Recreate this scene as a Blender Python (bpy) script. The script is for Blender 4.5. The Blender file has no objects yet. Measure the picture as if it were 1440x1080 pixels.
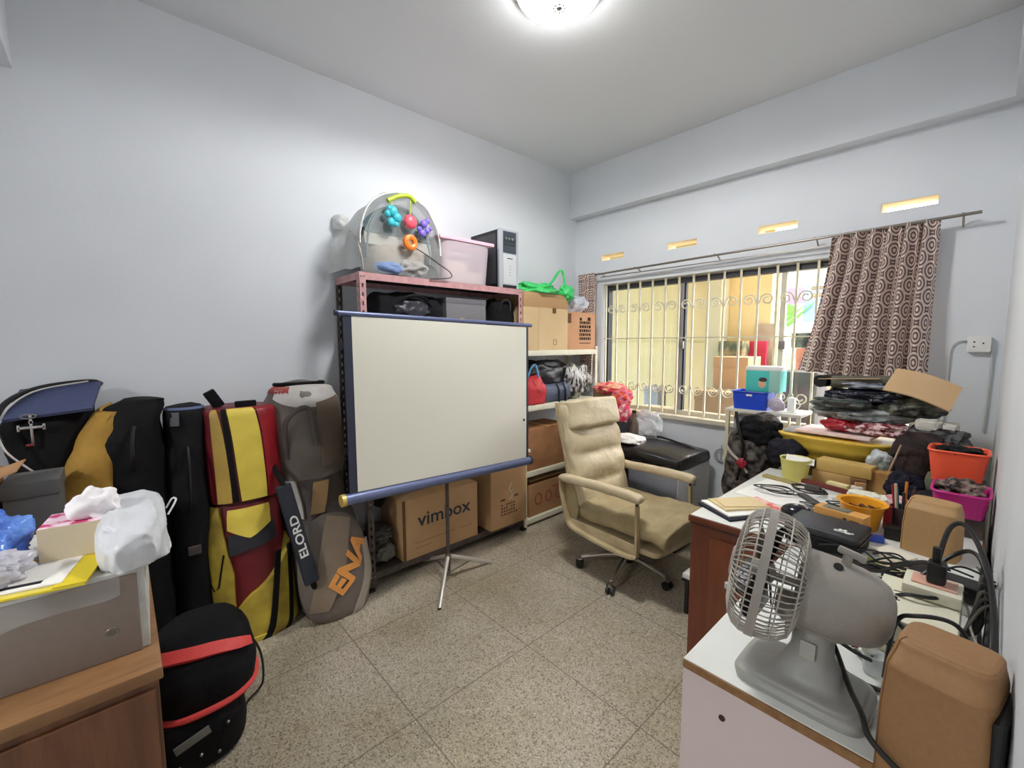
import bpy, bmesh, math, random
from mathutils import Vector, Matrix, noise, Euler
R = random.Random(7)
PI = math.pi
S = bpy.context.scene
COL = S.collection
V = Vector
# ------------------------------------------------------------------ materials
def lin(c):
    return tuple(((v/255)/12.92 if v/255 <= .04045 else ((v/255+.055)/1.055)**2.4) for v in c)
MC = {}
def mat(name, rgb, rough=.6, metal=0, rgb2=None, sc=8, amt=.5, bump=0, bsc=60, emit=0, alpha=1, trans=0, spec=None, sheen=0, stretch=None):
    if name in MC: return MC[name]
    m = bpy.data.materials.new(name); m.use_nodes = True
    nt = m.node_tree; N = nt.nodes; L = nt.links
    b = N['Principled BSDF']
    b.inputs['Base Color'].default_value = (*lin(rgb), 1)
    b.inputs['Roughness'].default_value = rough
    b.inputs['Metallic'].default_value = metal
    b.inputs['Specular IOR Level'].default_value = spec if spec is not None else (.2 if max(rgb) < 60 and rough > .5 else .5)
    b.inputs['Alpha'].default_value = alpha
    if trans: b.inputs['Transmission Weight'].default_value = trans
    if sheen: b.inputs['Sheen Weight'].default_value = sheen
    tc = N.new('ShaderNodeTexCoord')
    src = tc.outputs['Object']
    if stretch:
        mp = N.new('ShaderNodeMapping'); mp.inputs['Scale'].default_value = stretch
        L.new(src, mp.inputs[0]); src = mp.outputs[0]
    if rgb2:
        n = N.new('ShaderNodeTexNoise'); n.inputs['Scale'].default_value = sc; n.inputs['Detail'].default_value = 6
        L.new(src, n.inputs['Vector'])
        r = N.new('ShaderNodeValToRGB')
        r.color_ramp.elements[0].position = .5-amt*.5; r.color_ramp.elements[1].position = .5+amt*.5
        r.color_ramp.elements[0].color = (*lin(rgb), 1); r.color_ramp.elements[1].color = (*lin(rgb2), 1)
        L.new(n.outputs['Fac'], r.inputs[0]); L.new(r.outputs[0], b.inputs['Base Color'])
    if bump:
        n2 = N.new('ShaderNodeTexNoise'); n2.inputs['Scale'].default_value = bsc; n2.inputs['Detail'].default_value = 4
        L.new(src, n2.inputs['Vector'])
        bp = N.new('ShaderNodeBump'); bp.inputs['Strength'].default_value = bump; bp.inputs['Distance'].default_value = .01
        L.new(n2.outputs['Fac'], bp.inputs['Height']); L.new(bp.outputs[0], b.inputs['Normal'])
    if emit:
        b.inputs['Emission Color'].default_value = (*lin(rgb), 1); b.inputs['Emission Strength'].default_value = emit
    MC[name] = m; return m
def mat_terrazzo():
    m = bpy.data.materials.new('terrazzo'); m.use_nodes = True
    nt = m.node_tree; N = nt.nodes; L = nt.links; b = N['Principled BSDF']; b.inputs['Roughness'].default_value = .42
    tc = N.new('ShaderNodeTexCoord')
    def ramp(pos, cols, inp):
        r = N.new('ShaderNodeValToRGB'); r.color_ramp.interpolation = 'LINEAR'
        e = r.color_ramp.elements
        while len(e) < len(pos): e.new(.5)
        for i, (p, c) in enumerate(zip(pos, cols)): e[i].position = p; e[i].color = (*lin(c), 1)
        L.new(inp, r.inputs[0]); return r.outputs[0]
    vo = N.new('ShaderNodeTexVoronoi'); vo.inputs['Scale'].default_value = 205; L.new(tc.outputs['Object'], vo.inputs['Vector'])
    sep = N.new('ShaderNodeSeparateColor'); L.new(vo.outputs['Color'], sep.inputs[0])
    base = ramp([0, .14, .3, .7, .9, 1], [(108, 99, 86), (140, 131, 117), (170, 161, 145), (178, 169, 153), (192, 184, 168), (206, 198, 182)], sep.outputs[0])
    nz = N.new('ShaderNodeTexNoise'); nz.inputs['Scale'].default_value = 2.2; nz.inputs['Detail'].default_value = 5; L.new(tc.outputs['Object'], nz.inputs['Vector'])
    patch = ramp([.35, .65], [(255, 255, 255), (228, 224, 210)], nz.outputs['Fac'])
    mul = N.new('ShaderNodeMix'); mul.data_type = 'RGBA'; mul.blend_type = 'MULTIPLY'; mul.inputs[0].default_value = 1
    L.new(base, mul.inputs[6]); L.new(patch, mul.inputs[7])
    sx = N.new('ShaderNodeSeparateXYZ'); L.new(tc.outputs['Object'], sx.inputs[0])
    def M(op, a, bb=None):
        n = N.new('ShaderNodeMath'); n.operation = op
        for i, q in enumerate((a, bb)):
            if q is None: continue
            if isinstance(q, (int, float)): n.inputs[i].default_value = q
            else: L.new(q, n.inputs[i])
        return n.outputs[0]
    def line(o, off):
        f = M('FRACT', M('DIVIDE', M('ADD', o, off), .605))
        return M('LESS_THAN', M('ABSOLUTE', M('SUBTRACT', f, .5)), .0034)
    g = M('MAXIMUM', line(sx.outputs[0], 1.39+.3025+6.05), line(sx.outputs[1], -.76+.3025+6.05))
    mx = N.new('ShaderNodeMix'); mx.data_type = 'RGBA'
    L.new(g, mx.inputs[0]); L.new(mul.outputs[2], mx.inputs[6]); mx.inputs[7].default_value = (*lin((104, 97, 85)), 1)
    L.new(mx.outputs[2], b.inputs['Base Color'])
    return m
def mat_curtain():
    m = bpy.data.materials.new('curtain_print'); m.use_nodes = True
    nt = m.node_tree; N = nt.nodes; L = nt.links; b = N['Principled BSDF']; b.inputs['Roughness'].default_value = .8
    b.inputs['Sheen Weight'].default_value = .2
    tc = N.new('ShaderNodeTexCoord')
    sx = N.new('ShaderNodeSeparateXYZ'); L.new(tc.outputs['UV'], sx.inputs[0])
    def M(op, a, bb=None):
        n = N.new('ShaderNodeMath'); n.operation = op
        for i, q in enumerate((a, bb)):
            if q is None: continue
            if isinstance(q, (int, float)): n.inputs[i].default_value = q
            else: L.new(q, n.inputs[i])
        return n.outputs[0]
    u = M('MULTIPLY', sx.outputs[0], 1/.105); v = M('MULTIPLY', sx.outputs[1], 1/.135)
    def cell(u, v, o):
        a = M('SUBTRACT', M('FRACT', M('ADD', u, o)), .5); c = M('SUBTRACT', M('FRACT', M('ADD', v, o)), .5)
        return M('SQRT', M('ADD', M('MULTIPLY', a, a), M('MULTIPLY', M('MULTIPLY', c, c), .8)))
    d = M('MINIMUM', cell(u, v, 10), cell(u, v, 10.5))
    s = M('SINE', M('MULTIPLY', d, 44))
    r = N.new('ShaderNodeValToRGB'); e = r.color_ramp.elements
    e[0].position = .4; e[1].position = .6; e[0].color = (*lin((112, 80, 80)), 1); e[1].color = (*lin((226, 210, 198)), 1)
    L.new(M('ADD', M('MULTIPLY', s, .5), .5), r.inputs[0])
    L.new(r.outputs[0], b.inputs['Base Color'])
    return m
def glass(name, rgb=(235, 240, 240), refl=.1):
    if name in MC: return MC[name]
    m = bpy.data.materials.new(name); m.use_nodes = True; nt = m.node_tree; N = nt.nodes; L = nt.links
    N.remove(N['Principled BSDF']); t = N.new('ShaderNodeBsdfTransparent'); t.inputs[0].default_value = (*lin(rgb), 1)
    g = N.new('ShaderNodeBsdfGlossy'); g.inputs['Roughness'].default_value = .05
    mx = N.new('ShaderNodeMixShader'); mx.inputs[0].default_value = refl
    L.new(t.outputs[0], mx.inputs[1]); L.new(g.outputs[0], mx.inputs[2]); L.new(mx.outputs[0], N['Material Output'].inputs[0])
    MC[name] = m; return m
# ------------------------------------------------------------------ mesh builder
class B:
    def __init__(s): s.bm = bmesh.new(); s.uv = False
    def _new(s, n0): return s.bm.verts[n0:] if False else [v for v in s.bm.verts if v.index == -1 or v.index >= n0]
    def add(s, verts, faces, mtx=None):
        vs = [s.bm.verts.new(mtx @ V(v) if mtx else V(v)) for v in verts]
        for f in faces:
            try: s.bm.faces.new([vs[i] for i in f])
            except ValueError: pass
        return vs
    def box(s, a, b, bev=0, seg=2, mtx=None):
        x0, y0, z0 = (min(a[i], b[i]) for i in range(3)); x1, y1, z1 = (max(a[i], b[i]) for i in range(3))
        t = bmesh.new()
        vs = [t.verts.new(p) for p in ((x0,y0,z0),(x1,y0,z0),(x1,y1,z0),(x0,y1,z0),(x0,y0,z1),(x1,y0,z1),(x1,y1,z1),(x0,y1,z1))]
        for f in ((3,2,1,0),(4,5,6,7),(0,1,5,4),(1,2,6,5),(2,3,7,6),(3,0,4,7)): t.faces.new([vs[i] for i in f])
        if bev:
            bev = min(bev, .49*min(x1-x0, y1-y0, z1-z0))
            bmesh.ops.bevel(t, geom=t.edges[:], offset=bev, segments=seg, affect='EDGES', profile=.6)
        s.merge(t, mtx); return s
    def merge(s, t, mtx=None):
        t.verts.index_update()
        vs = [s.bm.verts.new(mtx @ v.co if mtx else v.co.copy()) for v in t.verts]
        for f in t.faces:
            try: s.bm.faces.new([vs[v.index] for v in f.verts])
            except ValueError: pass
        t.free()
    def obox(s, c, size, rot=(0,0,0), bev=0, seg=2):
        m = Matrix.Translation(c) @ Euler(rot).to_matrix().to_4x4()
        h = V(size)*.5
        return s.box(-h, h, bev, seg, m)
    def tube(s, pts, r, seg=8, closed=False, cap=True):
        pts = [V(p) for p in pts]; n = len(pts)
        rs = r if isinstance(r, (list, tuple)) else [r]*n
        rings = []; up = None
        for i, p in enumerate(pts):
            if closed: t = pts[(i+1) % n]-pts[i-1]
            else: t = pts[min(i+1, n-1)]-pts[max(i-1, 0)]
            if t.length < 1e-9: t = V((0,0,1))
            t.normalize()
            if up is None: up = V((0,0,1)) if abs(t.z) < .9 else V((1,0,0))
            a = t.cross(up)
            if a.length < 1e-4: a = t.cross(V((1,.3,.2)))
            a.normalize(); b = a.cross(t).normalized(); up = b
            rings.append([s.bm.verts.new(p+(a*math.cos(2*PI*k/seg)+b*math.sin(2*PI*k/seg))*rs[i]) for k in range(seg)])
        m = n if closed else n-1
        for i in range(m):
            A = rings[i]; Bb = rings[(i+1) % n]
            for k in range(seg):
                try: s.bm.faces.new((A[k], A[(k+1)%seg], Bb[(k+1)%seg], Bb[k]))
                except ValueError: pass
        if cap and not closed:
            s.bm.faces.new(rings[0][::-1]); s.bm.faces.new(rings[-1])
        return s
    def cyl(s, a, b, r, r2=None, seg=16): return s.tube([a, b], [r, r if r2 is None else r2], seg)
    def lathe(s, prof, seg=24, c=(0,0,0), axis='z', mtx=None):
        n0 = []
        for (r, z) in prof:
            ring = []
            for k in range(seg):
                a = 2*PI*k/seg
                p = (r*math.cos(a), r*math.sin(a), z) if axis == 'z' else ((z, r*math.cos(a), r*math.sin(a)) if axis == 'x' else (r*math.sin(a), z, r*math.cos(a)))
                p = V(p)+V(c)
                ring.append(s.bm.verts.new(mtx @ p if mtx else p))
            n0.append(ring)
        for i in range(len(prof)-1):
            for k in range(seg):
                s.bm.faces.new((n0[i][k], n0[i][(k+1)%seg], n0[i+1][(k+1)%seg], n0[i+1][k]))
        if prof[0][0] > 1e-6: s.bm.faces.new(n0[0][::-1])
        if prof[-1][0] > 1e-6: s.bm.faces.new(n0[-1])
        return s
    def ball(s, c, r, sub=3, mtx=None):
        t = bmesh.new(); bmesh.ops.create_icosphere(t, subdivisions=sub, radius=1)
        r = V((r,r,r)) if isinstance(r, (int,float)) else V(r)
        for v in t.verts: v.co = V((v.co.x*r.x, v.co.y*r.y, v.co.z*r.z))+V(c)
        s.merge(t, mtx); return s
    def blob(s, c, r, seed=0, amp=.25, freq=2.2, sub=5, flat=None, ridge=True, sq=1.0):
        """crumpled soft mass; flat = z below which it is flattened"""
        t = bmesh.new(); bmesh.ops.create_icosphere(t, subdivisions=sub, radius=1)
        off = V((seed*3.7, seed*1.3, -seed*2.1)); r = V(r)
        for v in t.verts:
            d = v.co.normalized()
            n = noise.noise(d*freq+off)
            if ridge:
                n2 = 1-abs(noise.noise(d*freq*2.3+off*2))*2.2; n3 = 1-abs(noise.noise(d*freq*5+off))*2.2
                n = n*.85+n2*.22+n3*.07-.2
            k = 1+amp*n
            q = V([math.copysign(abs(x)**sq, x) for x in d])
            p = V((q.x*r.x*k, q.y*r.y*k, q.z*r.z*k))+V(c)
            if flat is not None and p.z < flat: p.z = flat+(p.z-flat)*.03+.0006
            v.co = p
        s.merge(t); return s
    def grid(s, f, nu, nv, uv=None, thick=0):
        P = [[V(f(i/nu, j/nv)) for j in range(nv+1)] for i in range(nu+1)]
        vs = [[s.bm.verts.new(p) for p in row] for row in P]
        lay = s.bm.loops.layers.uv.verify() if uv else None
        for i in range(nu):
            for j in range(nv):
                fc = s.bm.faces.new((vs[i][j], vs[i+1][j], vs[i+1][j+1], vs[i][j+1]))
                if uv:
                    for l, (a, b) in zip(fc.loops, ((i,j),(i+1,j),(i+1,j+1),(i,j+1))): l[lay].uv = uv(a/nu, b/nv)
        if thick:
            s.bm.normal_update(); bmesh.ops.solidify(s.bm, geom=s.bm.faces[:], thickness=thick)
        return s
    def loft(s, L, nu=32, nv=40, wr=0, wf=8, seed=0):
        P = [[L.pt(i/nu, j/nv) for i in range(nu)] for j in range(nv+1)]
        if wr:
            for row in P:
                for p in row:
                    n = noise.noise_vector(p*wf+V((seed,seed,0)))*wr; k = 1-abs(noise.noise(p*wf*1.7+V((0,seed,5))))*2
                    p += n+n.normalized()*k*wr*.3
        vs = [[s.bm.verts.new(p) for p in row] for row in P]
        for j in range(nv):
            for i in range(nu): s.bm.faces.new((vs[j][i], vs[j][(i+1)%nu], vs[j+1][(i+1)%nu], vs[j+1][i]))
        s.bm.faces.new(vs[0][::-1]); s.bm.faces.new(vs[-1]); return s
    def patch(s, L, fu, nu=14, nv=14, off=.004, th=.006):
        """a raised panel on a loft; fu(a,b) -> (u,v)"""
        def pt(a, b, o):
            u, v = fu(a, b); return L.pt(u, v)+L.nrm(u, v)*o
        A = [[s.bm.verts.new(pt(i/nu, j/nv, off)) for j in range(nv+1)] for i in range(nu+1)]
        Z = [[s.bm.verts.new(pt(i/nu, j/nv, off-th)) for j in range(nv+1)] for i in range(nu+1)]
        q = lambda *a: s.bm.faces.new(a)
        for i in range(nu):
            for j in range(nv):
                q(A[i][j], A[i+1][j], A[i+1][j+1], A[i][j+1]); q(Z[i][j+1], Z[i+1][j+1], Z[i+1][j], Z[i][j])
        for i in range(nu): q(A[i+1][0], A[i][0], Z[i][0], Z[i+1][0]); q(A[i][nv], A[i+1][nv], Z[i+1][nv], Z[i][nv])
        for j in range(nv): q(A[0][j], A[0][j+1], Z[0][j+1], Z[0][j]); q(A[nu][j+1], A[nu][j], Z[nu][j], Z[nu][j+1])
        return s
class Loft:
    """sections: (centre, a_vec, b_vec, exponent); u round the section (u=0 along a), v along"""
    def __init__(s, secs): s.s = [(V(c), V(a), V(b), n) for c, a, b, n in secs]
    def sec(s, v):
        n = len(s.s)-1; f = min(max(v, 0), .99999)*n; i = int(f); t = f-i
        g = lambda k: s.s[min(max(k, 0), n)]
        A, Bq, C, D = g(i-1), g(i), g(i+1), g(i+2)
        cr = lambda a, b, c, d: ((b*2)+(c-a)*t+(a*2-b*5+c*4-d)*t*t+(b*3-a-c*3+d)*t*t*t)*.5
        return cr(A[0], Bq[0], C[0], D[0]), Bq[1].lerp(C[1], t*t*(3-2*t)), Bq[2].lerp(C[2], t*t*(3-2*t)), Bq[3]*(1-t)+C[3]*t
    def pt(s, u, v):
        c, a, b, n = s.sec(v); w = 2*PI*u; x, y = math.cos(w), math.sin(w)
        return c+a*math.copysign(abs(x)**(2/n), x)+b*math.copysign(abs(y)**(2/n), y)
    def nrm(s, u, v):
        e = .004; du = s.pt(u+e, v)-s.pt(u-e, v); dv = s.pt(u, min(v+e, 1))-s.pt(u, max(v-e, 0))
        n = du.cross(dv)
        if n.length < 1e-9: return V((0,0,1))
        n.normalize(); c = s.sec(v)[0]
        return n if n.dot(s.pt(u, v)-c) > 0 else -n
def zloft(secs): return Loft([((x,y,z), (rx,0,0), (0,ry,0), n) for x,y,z,rx,ry,n in secs])
# ------------------------------------------------------------------ objects
def O(name, b, m, parent=None, smooth=True, ang=40, loc=None, rot=None):
    bm = b.bm if isinstance(b, B) else b
    bmesh.ops.recalc_face_normals(bm, faces=bm.faces[:])
    me = bpy.data.meshes.new(name); bm.to_mesh(me); bm.free()
    if smooth:
        for p in me.polygons: p.use_smooth = True
        me.set_sharp_from_angle(angle=math.radians(ang))
    me.materials.append(m)
    o = bpy.data.objects.new(name, me); COL.objects.link(o)
    if parent: o.parent = parent
    if loc: o.location = loc
    if rot: o.rotation_euler = rot
    return o
def T(name, label, cat, loc=(0,0,0), rot=(0,0,0), group=None):
    o = bpy.data.objects.new(name, None); COL.objects.link(o); o.empty_display_size = .05
    o.location = loc; o.rotation_euler = rot if isinstance(rot, tuple) else (0,0,rot)
    tag(o, label, cat, group); return o
def tag(o, label, cat, group=None, kind=None):
    o['label'] = label; o['category'] = cat
    if group: o['group'] = group
    if kind: o['kind'] = kind
    return o
def ST(name, b, m, parent=None, **k):
    o = O(name, b, m, parent, **k)
    if not parent: o['kind'] = 'structure'
    return o
def sp(pts, k=6):
    """Catmull-Rom through points"""
    pts = [V(p) for p in pts]; out = []
    for i in range(len(pts)-1):
        a, b, c, d = pts[max(i-1,0)], pts[i], pts[i+1], pts[min(i+2,len(pts)-1)]
        for q in range(k):
            t = q/k; out.append(((b*2)+(c-a)*t+(a*2-b*5+c*4-d)*t*t+(b*3-a-c*3+d)*t*t*t)*.5)
    return out+[pts[-1]]
def text_bm(txt, size, fn, ext=0, bold=0, sx=1):
    """letters as mesh; fn maps (x,y,z) of centred text to 3D"""
    cu = bpy.data.curves.new('t', 'FONT'); cu.body = txt; cu.size = size; cu.align_x = 'CENTER'; cu.align_y = 'CENTER'
    cu.extrude = ext; cu.offset = bold; cu.resolution_u = 3
    ob = bpy.data.objects.new('t', cu); COL.objects.link(ob)
    bpy.context.view_layer.update()
    me = bpy.data.meshes.new_from_object(ob.evaluated_get(bpy.context.evaluated_depsgraph_get()))
    b = B(); b.bm.from_mesh(me)
    for v in b.bm.verts: v.co = V(fn(v.co.x*sx, v.co.y, v.co.z))
    bpy.data.objects.remove(ob); bpy.data.meshes.remove(me); bpy.data.curves.remove(cu)
    return b
def printed(txt, size, origin, xd, yd, m, parent, bold=0, sx=1, name='printed_text', lift=.001):
    o, xd, yd = V(origin), V(xd).normalized(), V(yd).normalized(); n = xd.cross(yd)
    return O(name, text_bm(txt, size, lambda x,y,z: o+xd*x+yd*y+n*(z+lift), .0004, bold, sx), m, parent, smooth=False)
# camera -------------------------------------------------------------------
F = 606.12; YAW, PITCH, ROLL = math.radians(-47.596), math.radians(-5.4284), math.radians(-.198); H = 1.45
cy, sy, cp, spp = math.cos(YAW), math.sin(YAW), math.cos(PITCH), math.sin(PITCH)
cf = V((sy*cp, cy*cp, spp)); r0 = V((cy, -sy, 0)); u0 = r0.cross(cf)
cr = r0*math.cos(ROLL)+u0*math.sin(ROLL); cu_ = u0*math.cos(ROLL)-r0*math.sin(ROLL)
def ray(x, y): return cr*((x-720)/F)+cu_*((540-y)/F)+cf
EYE = V((0,0,H))
def az(x, y, z): d = ray(x,y); return EYE+d*((z-H)/d.z)
def ay(x, y, Y): d = ray(x,y); return EYE+d*(Y/d.y)
def ax(x, y, X): d = ray(x,y); return EYE+d*(X/d.x)
cam = bpy.data.cameras.new('camera'); camo = bpy.data.objects.new('camera', cam); COL.objects.link(camo)
cam.sensor_width = 36; cam.lens = F/1440*36; cam.clip_start = .01
mm = Matrix((cr, cu_, -cf)).transposed().to_4x4(); mm.translation = EYE; camo.matrix_world = mm
S.camera = camo
# palette ------------------------------------------------------------------
wallm = mat('wall_paint', (222, 226, 231), .75, rgb2=(214, 218, 223), sc=1.5, bump=.08, bsc=90)
ceilm = mat('ceiling_paint', (222, 225, 228), .8, bump=.05, bsc=80)
cream = mat('cream_paint', (222, 216, 190), .5, rgb2=(206, 198, 168), sc=20)
white = mat('white_plastic', (232, 232, 228), .45)
black = mat('black_plastic', (14, 14, 15), .4)
blackc = mat('black_cloth', (15, 15, 17), .9, rgb2=(28, 27, 30), sc=14, bump=.5, bsc=35)
chrome = mat('chrome', (190, 188, 184), .25, 1)
gunm = mat('brushed_steel', (150, 145, 138), .35, 1)
dark = mat('dark_grey_metal', (66, 60, 58), .6, .2, rgb2=(92, 82, 76), sc=25)
pinkm = mat('dusty_pink_metal', (206, 160, 160), .5, 0, rgb2=(178, 130, 132), sc=22)
card = mat('cardboard', (176, 140, 98), .85, rgb2=(190, 154, 112), sc=5, bump=.1, bsc=120)
card2 = mat('pale_cardboard', (206, 178, 134), .85, rgb2=(216, 188, 146), sc=5)
cardd = mat('brown_cardboard', (160, 118, 80), .85, rgb2=(176, 134, 92), sc=6)
ink = mat('dark_ink', (52, 58, 66), .8)
brownink = mat('brown_ink', (104, 70, 44), .8)
blackcable = mat('black_cable', (20, 20, 21), .45)
redm = mat('red_plastic', (196, 40, 44), .5)
bluem = mat('blue_plastic', (28, 70, 200), .35)
clear = mat('clear_plastic_film', (225, 230, 232), .15, alpha=.35, bump=.6, bsc=25)
whitebag = mat('white_plastic_bag', (222, 225, 230), .35, alpha=.93, bump=.8, bsc=16)
paper = mat('white_paper', (240, 238, 232), .8)
yelp = mat('yellow_paper', (236, 216, 60), .7)

# ================================================================== SETTING
X0, X1, Y0, Y1, ZC = -2.70, .062, -1.5, 3.30, 3.0
ST('floor', B().box((X0-.1, Y0-.1, -.1), (X1+.1, Y1+.2, 0)), mat_terrazzo(), smooth=False)
ST('ceiling', B().box((X0-.1, Y0-.1, ZC), (X1+.1, Y1+.2, ZC+.12)), ceilm, smooth=False)
ST('wall_left', B().box((X0-.12, Y0, 0), (X0, Y1, ZC)), wallm, smooth=False)
ST('wall_right', B().box((X1, Y0, 0), (X1+.12, Y1, ZC)), wallm, smooth=False)
ST('wall_back', B().box((X0-.12, Y0-.12, 0), (-1.75, Y0, ZC)).box((-1.75, Y0-.12, 2.25), (-.15, Y0, ZC)).box((-.15, Y0-.12, 0), (X1+.12, Y0, ZC)), wallm, smooth=False)
ST('door_added_1', B().box((-1.79, Y0-.13, 0), (-1.73, Y0+.01, 2.29)).box((-.17, Y0-.13, 0), (-.11, Y0+.01, 2.29)).box((-1.79, Y0-.13, 2.23), (-.11, Y0+.01, 2.29)), wallm, smooth=False)  # doorway added to let fill light in from behind the camera
hb = B(); hb.box((-3.2,-4.2,-.1), (.8,-1.6,0)).box((-3.2,-4.2,2.8), (.8,-1.62,2.9)).box((-3.3,-4.2,0), (-3.2,-1.62,2.8)).box((.8,-4.2,0), (.9,-1.62,2.8)).box((-3.2,-4.3,0), (.8,-4.2,2.8)).box((-3.2,-1.66,0),(-1.8,-1.62,2.8)).box((-.1,-1.66,0),(.8,-1.62,2.8))  # unseen hall shell, added to keep sky light out of the doorway
ST('wall_added_hall', hb, wallm, smooth=False)
WX0, WX1, WZ0, WZ1 = -2.39, -.24, .86, 1.975
slots = [(-2.41, -2.17), (-1.77, -1.53), (-1.11, -.87), (-.46, -.22)]
SZ0, SZ1 = 2.185, 2.238
b = B()
def wb(x0, x1, z0, z1): b.box((x0, Y1, z0), (x1, Y1+.14, z1))
wb(X0-.12, X1+.12, 0, WZ0); wb(X0-.12, WX0, WZ0, WZ1); wb(WX1, X1+.12, WZ0, WZ1); wb(X0-.12, X1+.12, WZ1, SZ0)
xs = [X0-.12]+[q for s_ in slots for q in s_]+[X1+.12]
for i in range(0, len(xs), 2): wb(xs[i], xs[i+1], SZ0, SZ1)
wb(X0-.12, X1+.12, SZ1, ZC)
ST('wall_window', b, wallm, smooth=False)
ventm = mat('sunlit_vent_lining', (250, 236, 204), .7)  # warm daylight in the slots is put into this cream colour
for i, (a, c) in enumerate(slots):
    bb = B()
    bb.box((a-.004, Y1+.004, SZ0-.004), (c+.004, Y1+.138, SZ0+.004)); bb.box((a-.004, Y1+.004, SZ1-.004), (c+.004, Y1+.138, SZ1+.004))
    bb.box((a-.004, Y1+.004, SZ0), (a+.004, Y1+.138, SZ1)); bb.box((c-.004, Y1+.004, SZ0), (c+.004, Y1+.138, SZ1))
    ST('trim_%d' % (i+4), bb, ventm, smooth=False)
ST('trim_1', B().box((X0, Y1-.10, 2.60), (X1, Y1+.02, ZC-.001)), wallm, smooth=False)
ST('trim_2', B().box((X1-.045, .3, 2.60), (X1+.02, Y1-.10, ZC-.001)), wallm, smooth=False)
ST('trim_3', B().box((X0, -.50, 2.55), (X1, -.235, ZC-.001)), wallm, smooth=False)
# sill
ST('trim_8', B().box((WX0-.03, Y1-.035, WZ0-.03), (WX1+.02, Y1+.145, WZ0+.006), .006), mat('sill_plaster', (216, 210, 192), .7, rgb2=(190, 182, 160), sc=12), smooth=False)
# window with sliding panes
win = bpy.data.objects.new('window_1', None); COL.objects.link(win); win['kind'] = 'structure'
wf = mat('window_aluminium', (196, 190, 172), .45, .2); wdk = mat('dark_window_rail', (48, 48, 54), .5)
b = B(); yw = Y1+.09
b.box((WX0, yw-.03, WZ1-.012), (WX1, yw+.03, WZ1)); b.box((WX0, yw-.03, WZ0+.006), (WX1, yw+.03, WZ0+.04))
b.box((WX1-.03, yw-.03, WZ0), (WX1, yw+.03, WZ1))
O('window_frame', b, wf, win, smooth=False)
O('top_track', B().box((WX0, yw-.035, WZ1-.05), (WX1, yw+.035, WZ1-.012)), wdk, win, smooth=False)
O('left_stile', B().box((WX0, yw-.03, WZ0+.04), (WX0+.035, yw+.03, WZ1-.05)), wdk, win, smooth=False)
for i, xx in enumerate((-1.665, -.95)):
    O('sash_stile', B().box((xx-.016, yw-.02, WZ0+.04), (xx+.016, yw+.02, WZ1-.05), .003), wf if i else mat('grey_sash', (150,150,156), .4, .3), win, smooth=False)
    if not i: O('rubber_seal', B().box((xx+.016, yw-.016, WZ0+.04), (xx+.03, yw+.016, WZ1-.05)), black, win, smooth=False)
    O('sash_latch', B().box((xx-.012, yw-.04, 1.40), (xx+.03, yw-.02, 1.46), .006), gunm, win)
for a, c in ((WX0+.035, -1.681), (-.934, WX1-.03)):
    O('pane', B().box((a, yw-.003, WZ0+.04), (c, yw+.003, WZ1-.05)), glass('pane_glass', (252, 254, 253), .03), win, smooth=False)
# ---- grille
gr = T('window_grille', 'cream wrought iron window grille with spiral scrolls between upright bars', 'grille', (0, Y1+.03, 0))
for i in range(19):
    x = -2.365+.1155*i
    O('grille_bar', B().box((x-.0065, -.0065, WZ0-.0+.008), (x+.0065, .0065, WZ1-.002)), cream, gr, smooth=False)
def spiral(cx, cz, r, s, f):
    pts = []
    for k in range(34):
        t = k/33; a = PI*.0+t*2*PI*1.45; rr = r*(1-.72*t)
        pts.append((cx+s*rr*math.cos(a+PI), 0, cz+f*rr*math.sin(a+PI*.0)+0))
    return pts
for i in range(18):
    x = -2.365+.1155*(i+.5); s_ = 1 if i % 2 else -1
    for zc, f in ((1.745, 1), (1.075, -1)):
        p = spiral(x-.0*s_, zc, .042, s_, f)
        st = (x-s_*.042, 0, zc-.0)
        O('scroll', B().tube([(x-s_*.053, 0, zc-f*.03)]+p, .0052, 6), cream, gr)
O('grille_rail', B().box((WX0+.005, -.004, 1.482), (WX1-.005, .004, 1.492)), cream, gr, smooth=False)
# ---- vertical spike decorations bottom centre
# ---- curtain rod
rod = T('curtain_rod', 'thin grey metal curtain rod on wall brackets above the window', 'curtain rod', (0, 0, 0))
ry = 3.20
O('rod', B().cyl((-2.40, ry, 2.055), (-.055, ry, 2.088), .008), gunm, rod)
O('track', B().box((-2.36, ry+.03, 2.028), (-.4, ry+.036, 2.036)), gunm, rod, smooth=False)
for x in (-2.36, -2.0, -1.35, -.75, -.12):
    O('bracket', B().tube([(x, ry-.004, 2.062+(x+2.4)*.014), (x, ry+.04, 2.065+(x+2.4)*.014), (x, Y1, 2.045)], .005, 8), gunm, rod)
# ---- curtains
def curtain(name, label, fn, nu=140, nv=50, W=1.0, Hh=.9):
    o = O(name, B().grid(fn, nu, nv, uv=lambda a, b_: (a*W, b_*Hh)), CURT); tag(o, label, 'curtain'); return o
CURT = mat_curtain()
def cfn(a, t):
    z = 2.075+.01*a-t*(.80-.0*a)-t*t*.07*a
    xl = -.665-.13*t**1.3; xr = -.205+.01*t; x = xl+(xr-xl)*a
    amp = .028+.012*t
    y = 3.205+amp*math.sin(a*2*PI*6.2+.6*math.sin(4*t)+.8*t)+.014*math.sin(a*2*PI*13+2*t)+.006*noise.noise(V((a*9, t*5, 1)))
    return (x+.006*math.sin(a*40+3*t), y-.04*t, z)
curtain('curtain', 'brown and cream scroll patterned curtain hanging at the right end of the window', cfn, W=1.0, Hh=.85)
def cfn2(a, t):
    x = -2.60+.2*a*(1-.3*t)+.03*t; return (x, 3.215+.022*math.sin(a*2*PI*4.5+t), 2.075-t*1.0)
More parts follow.
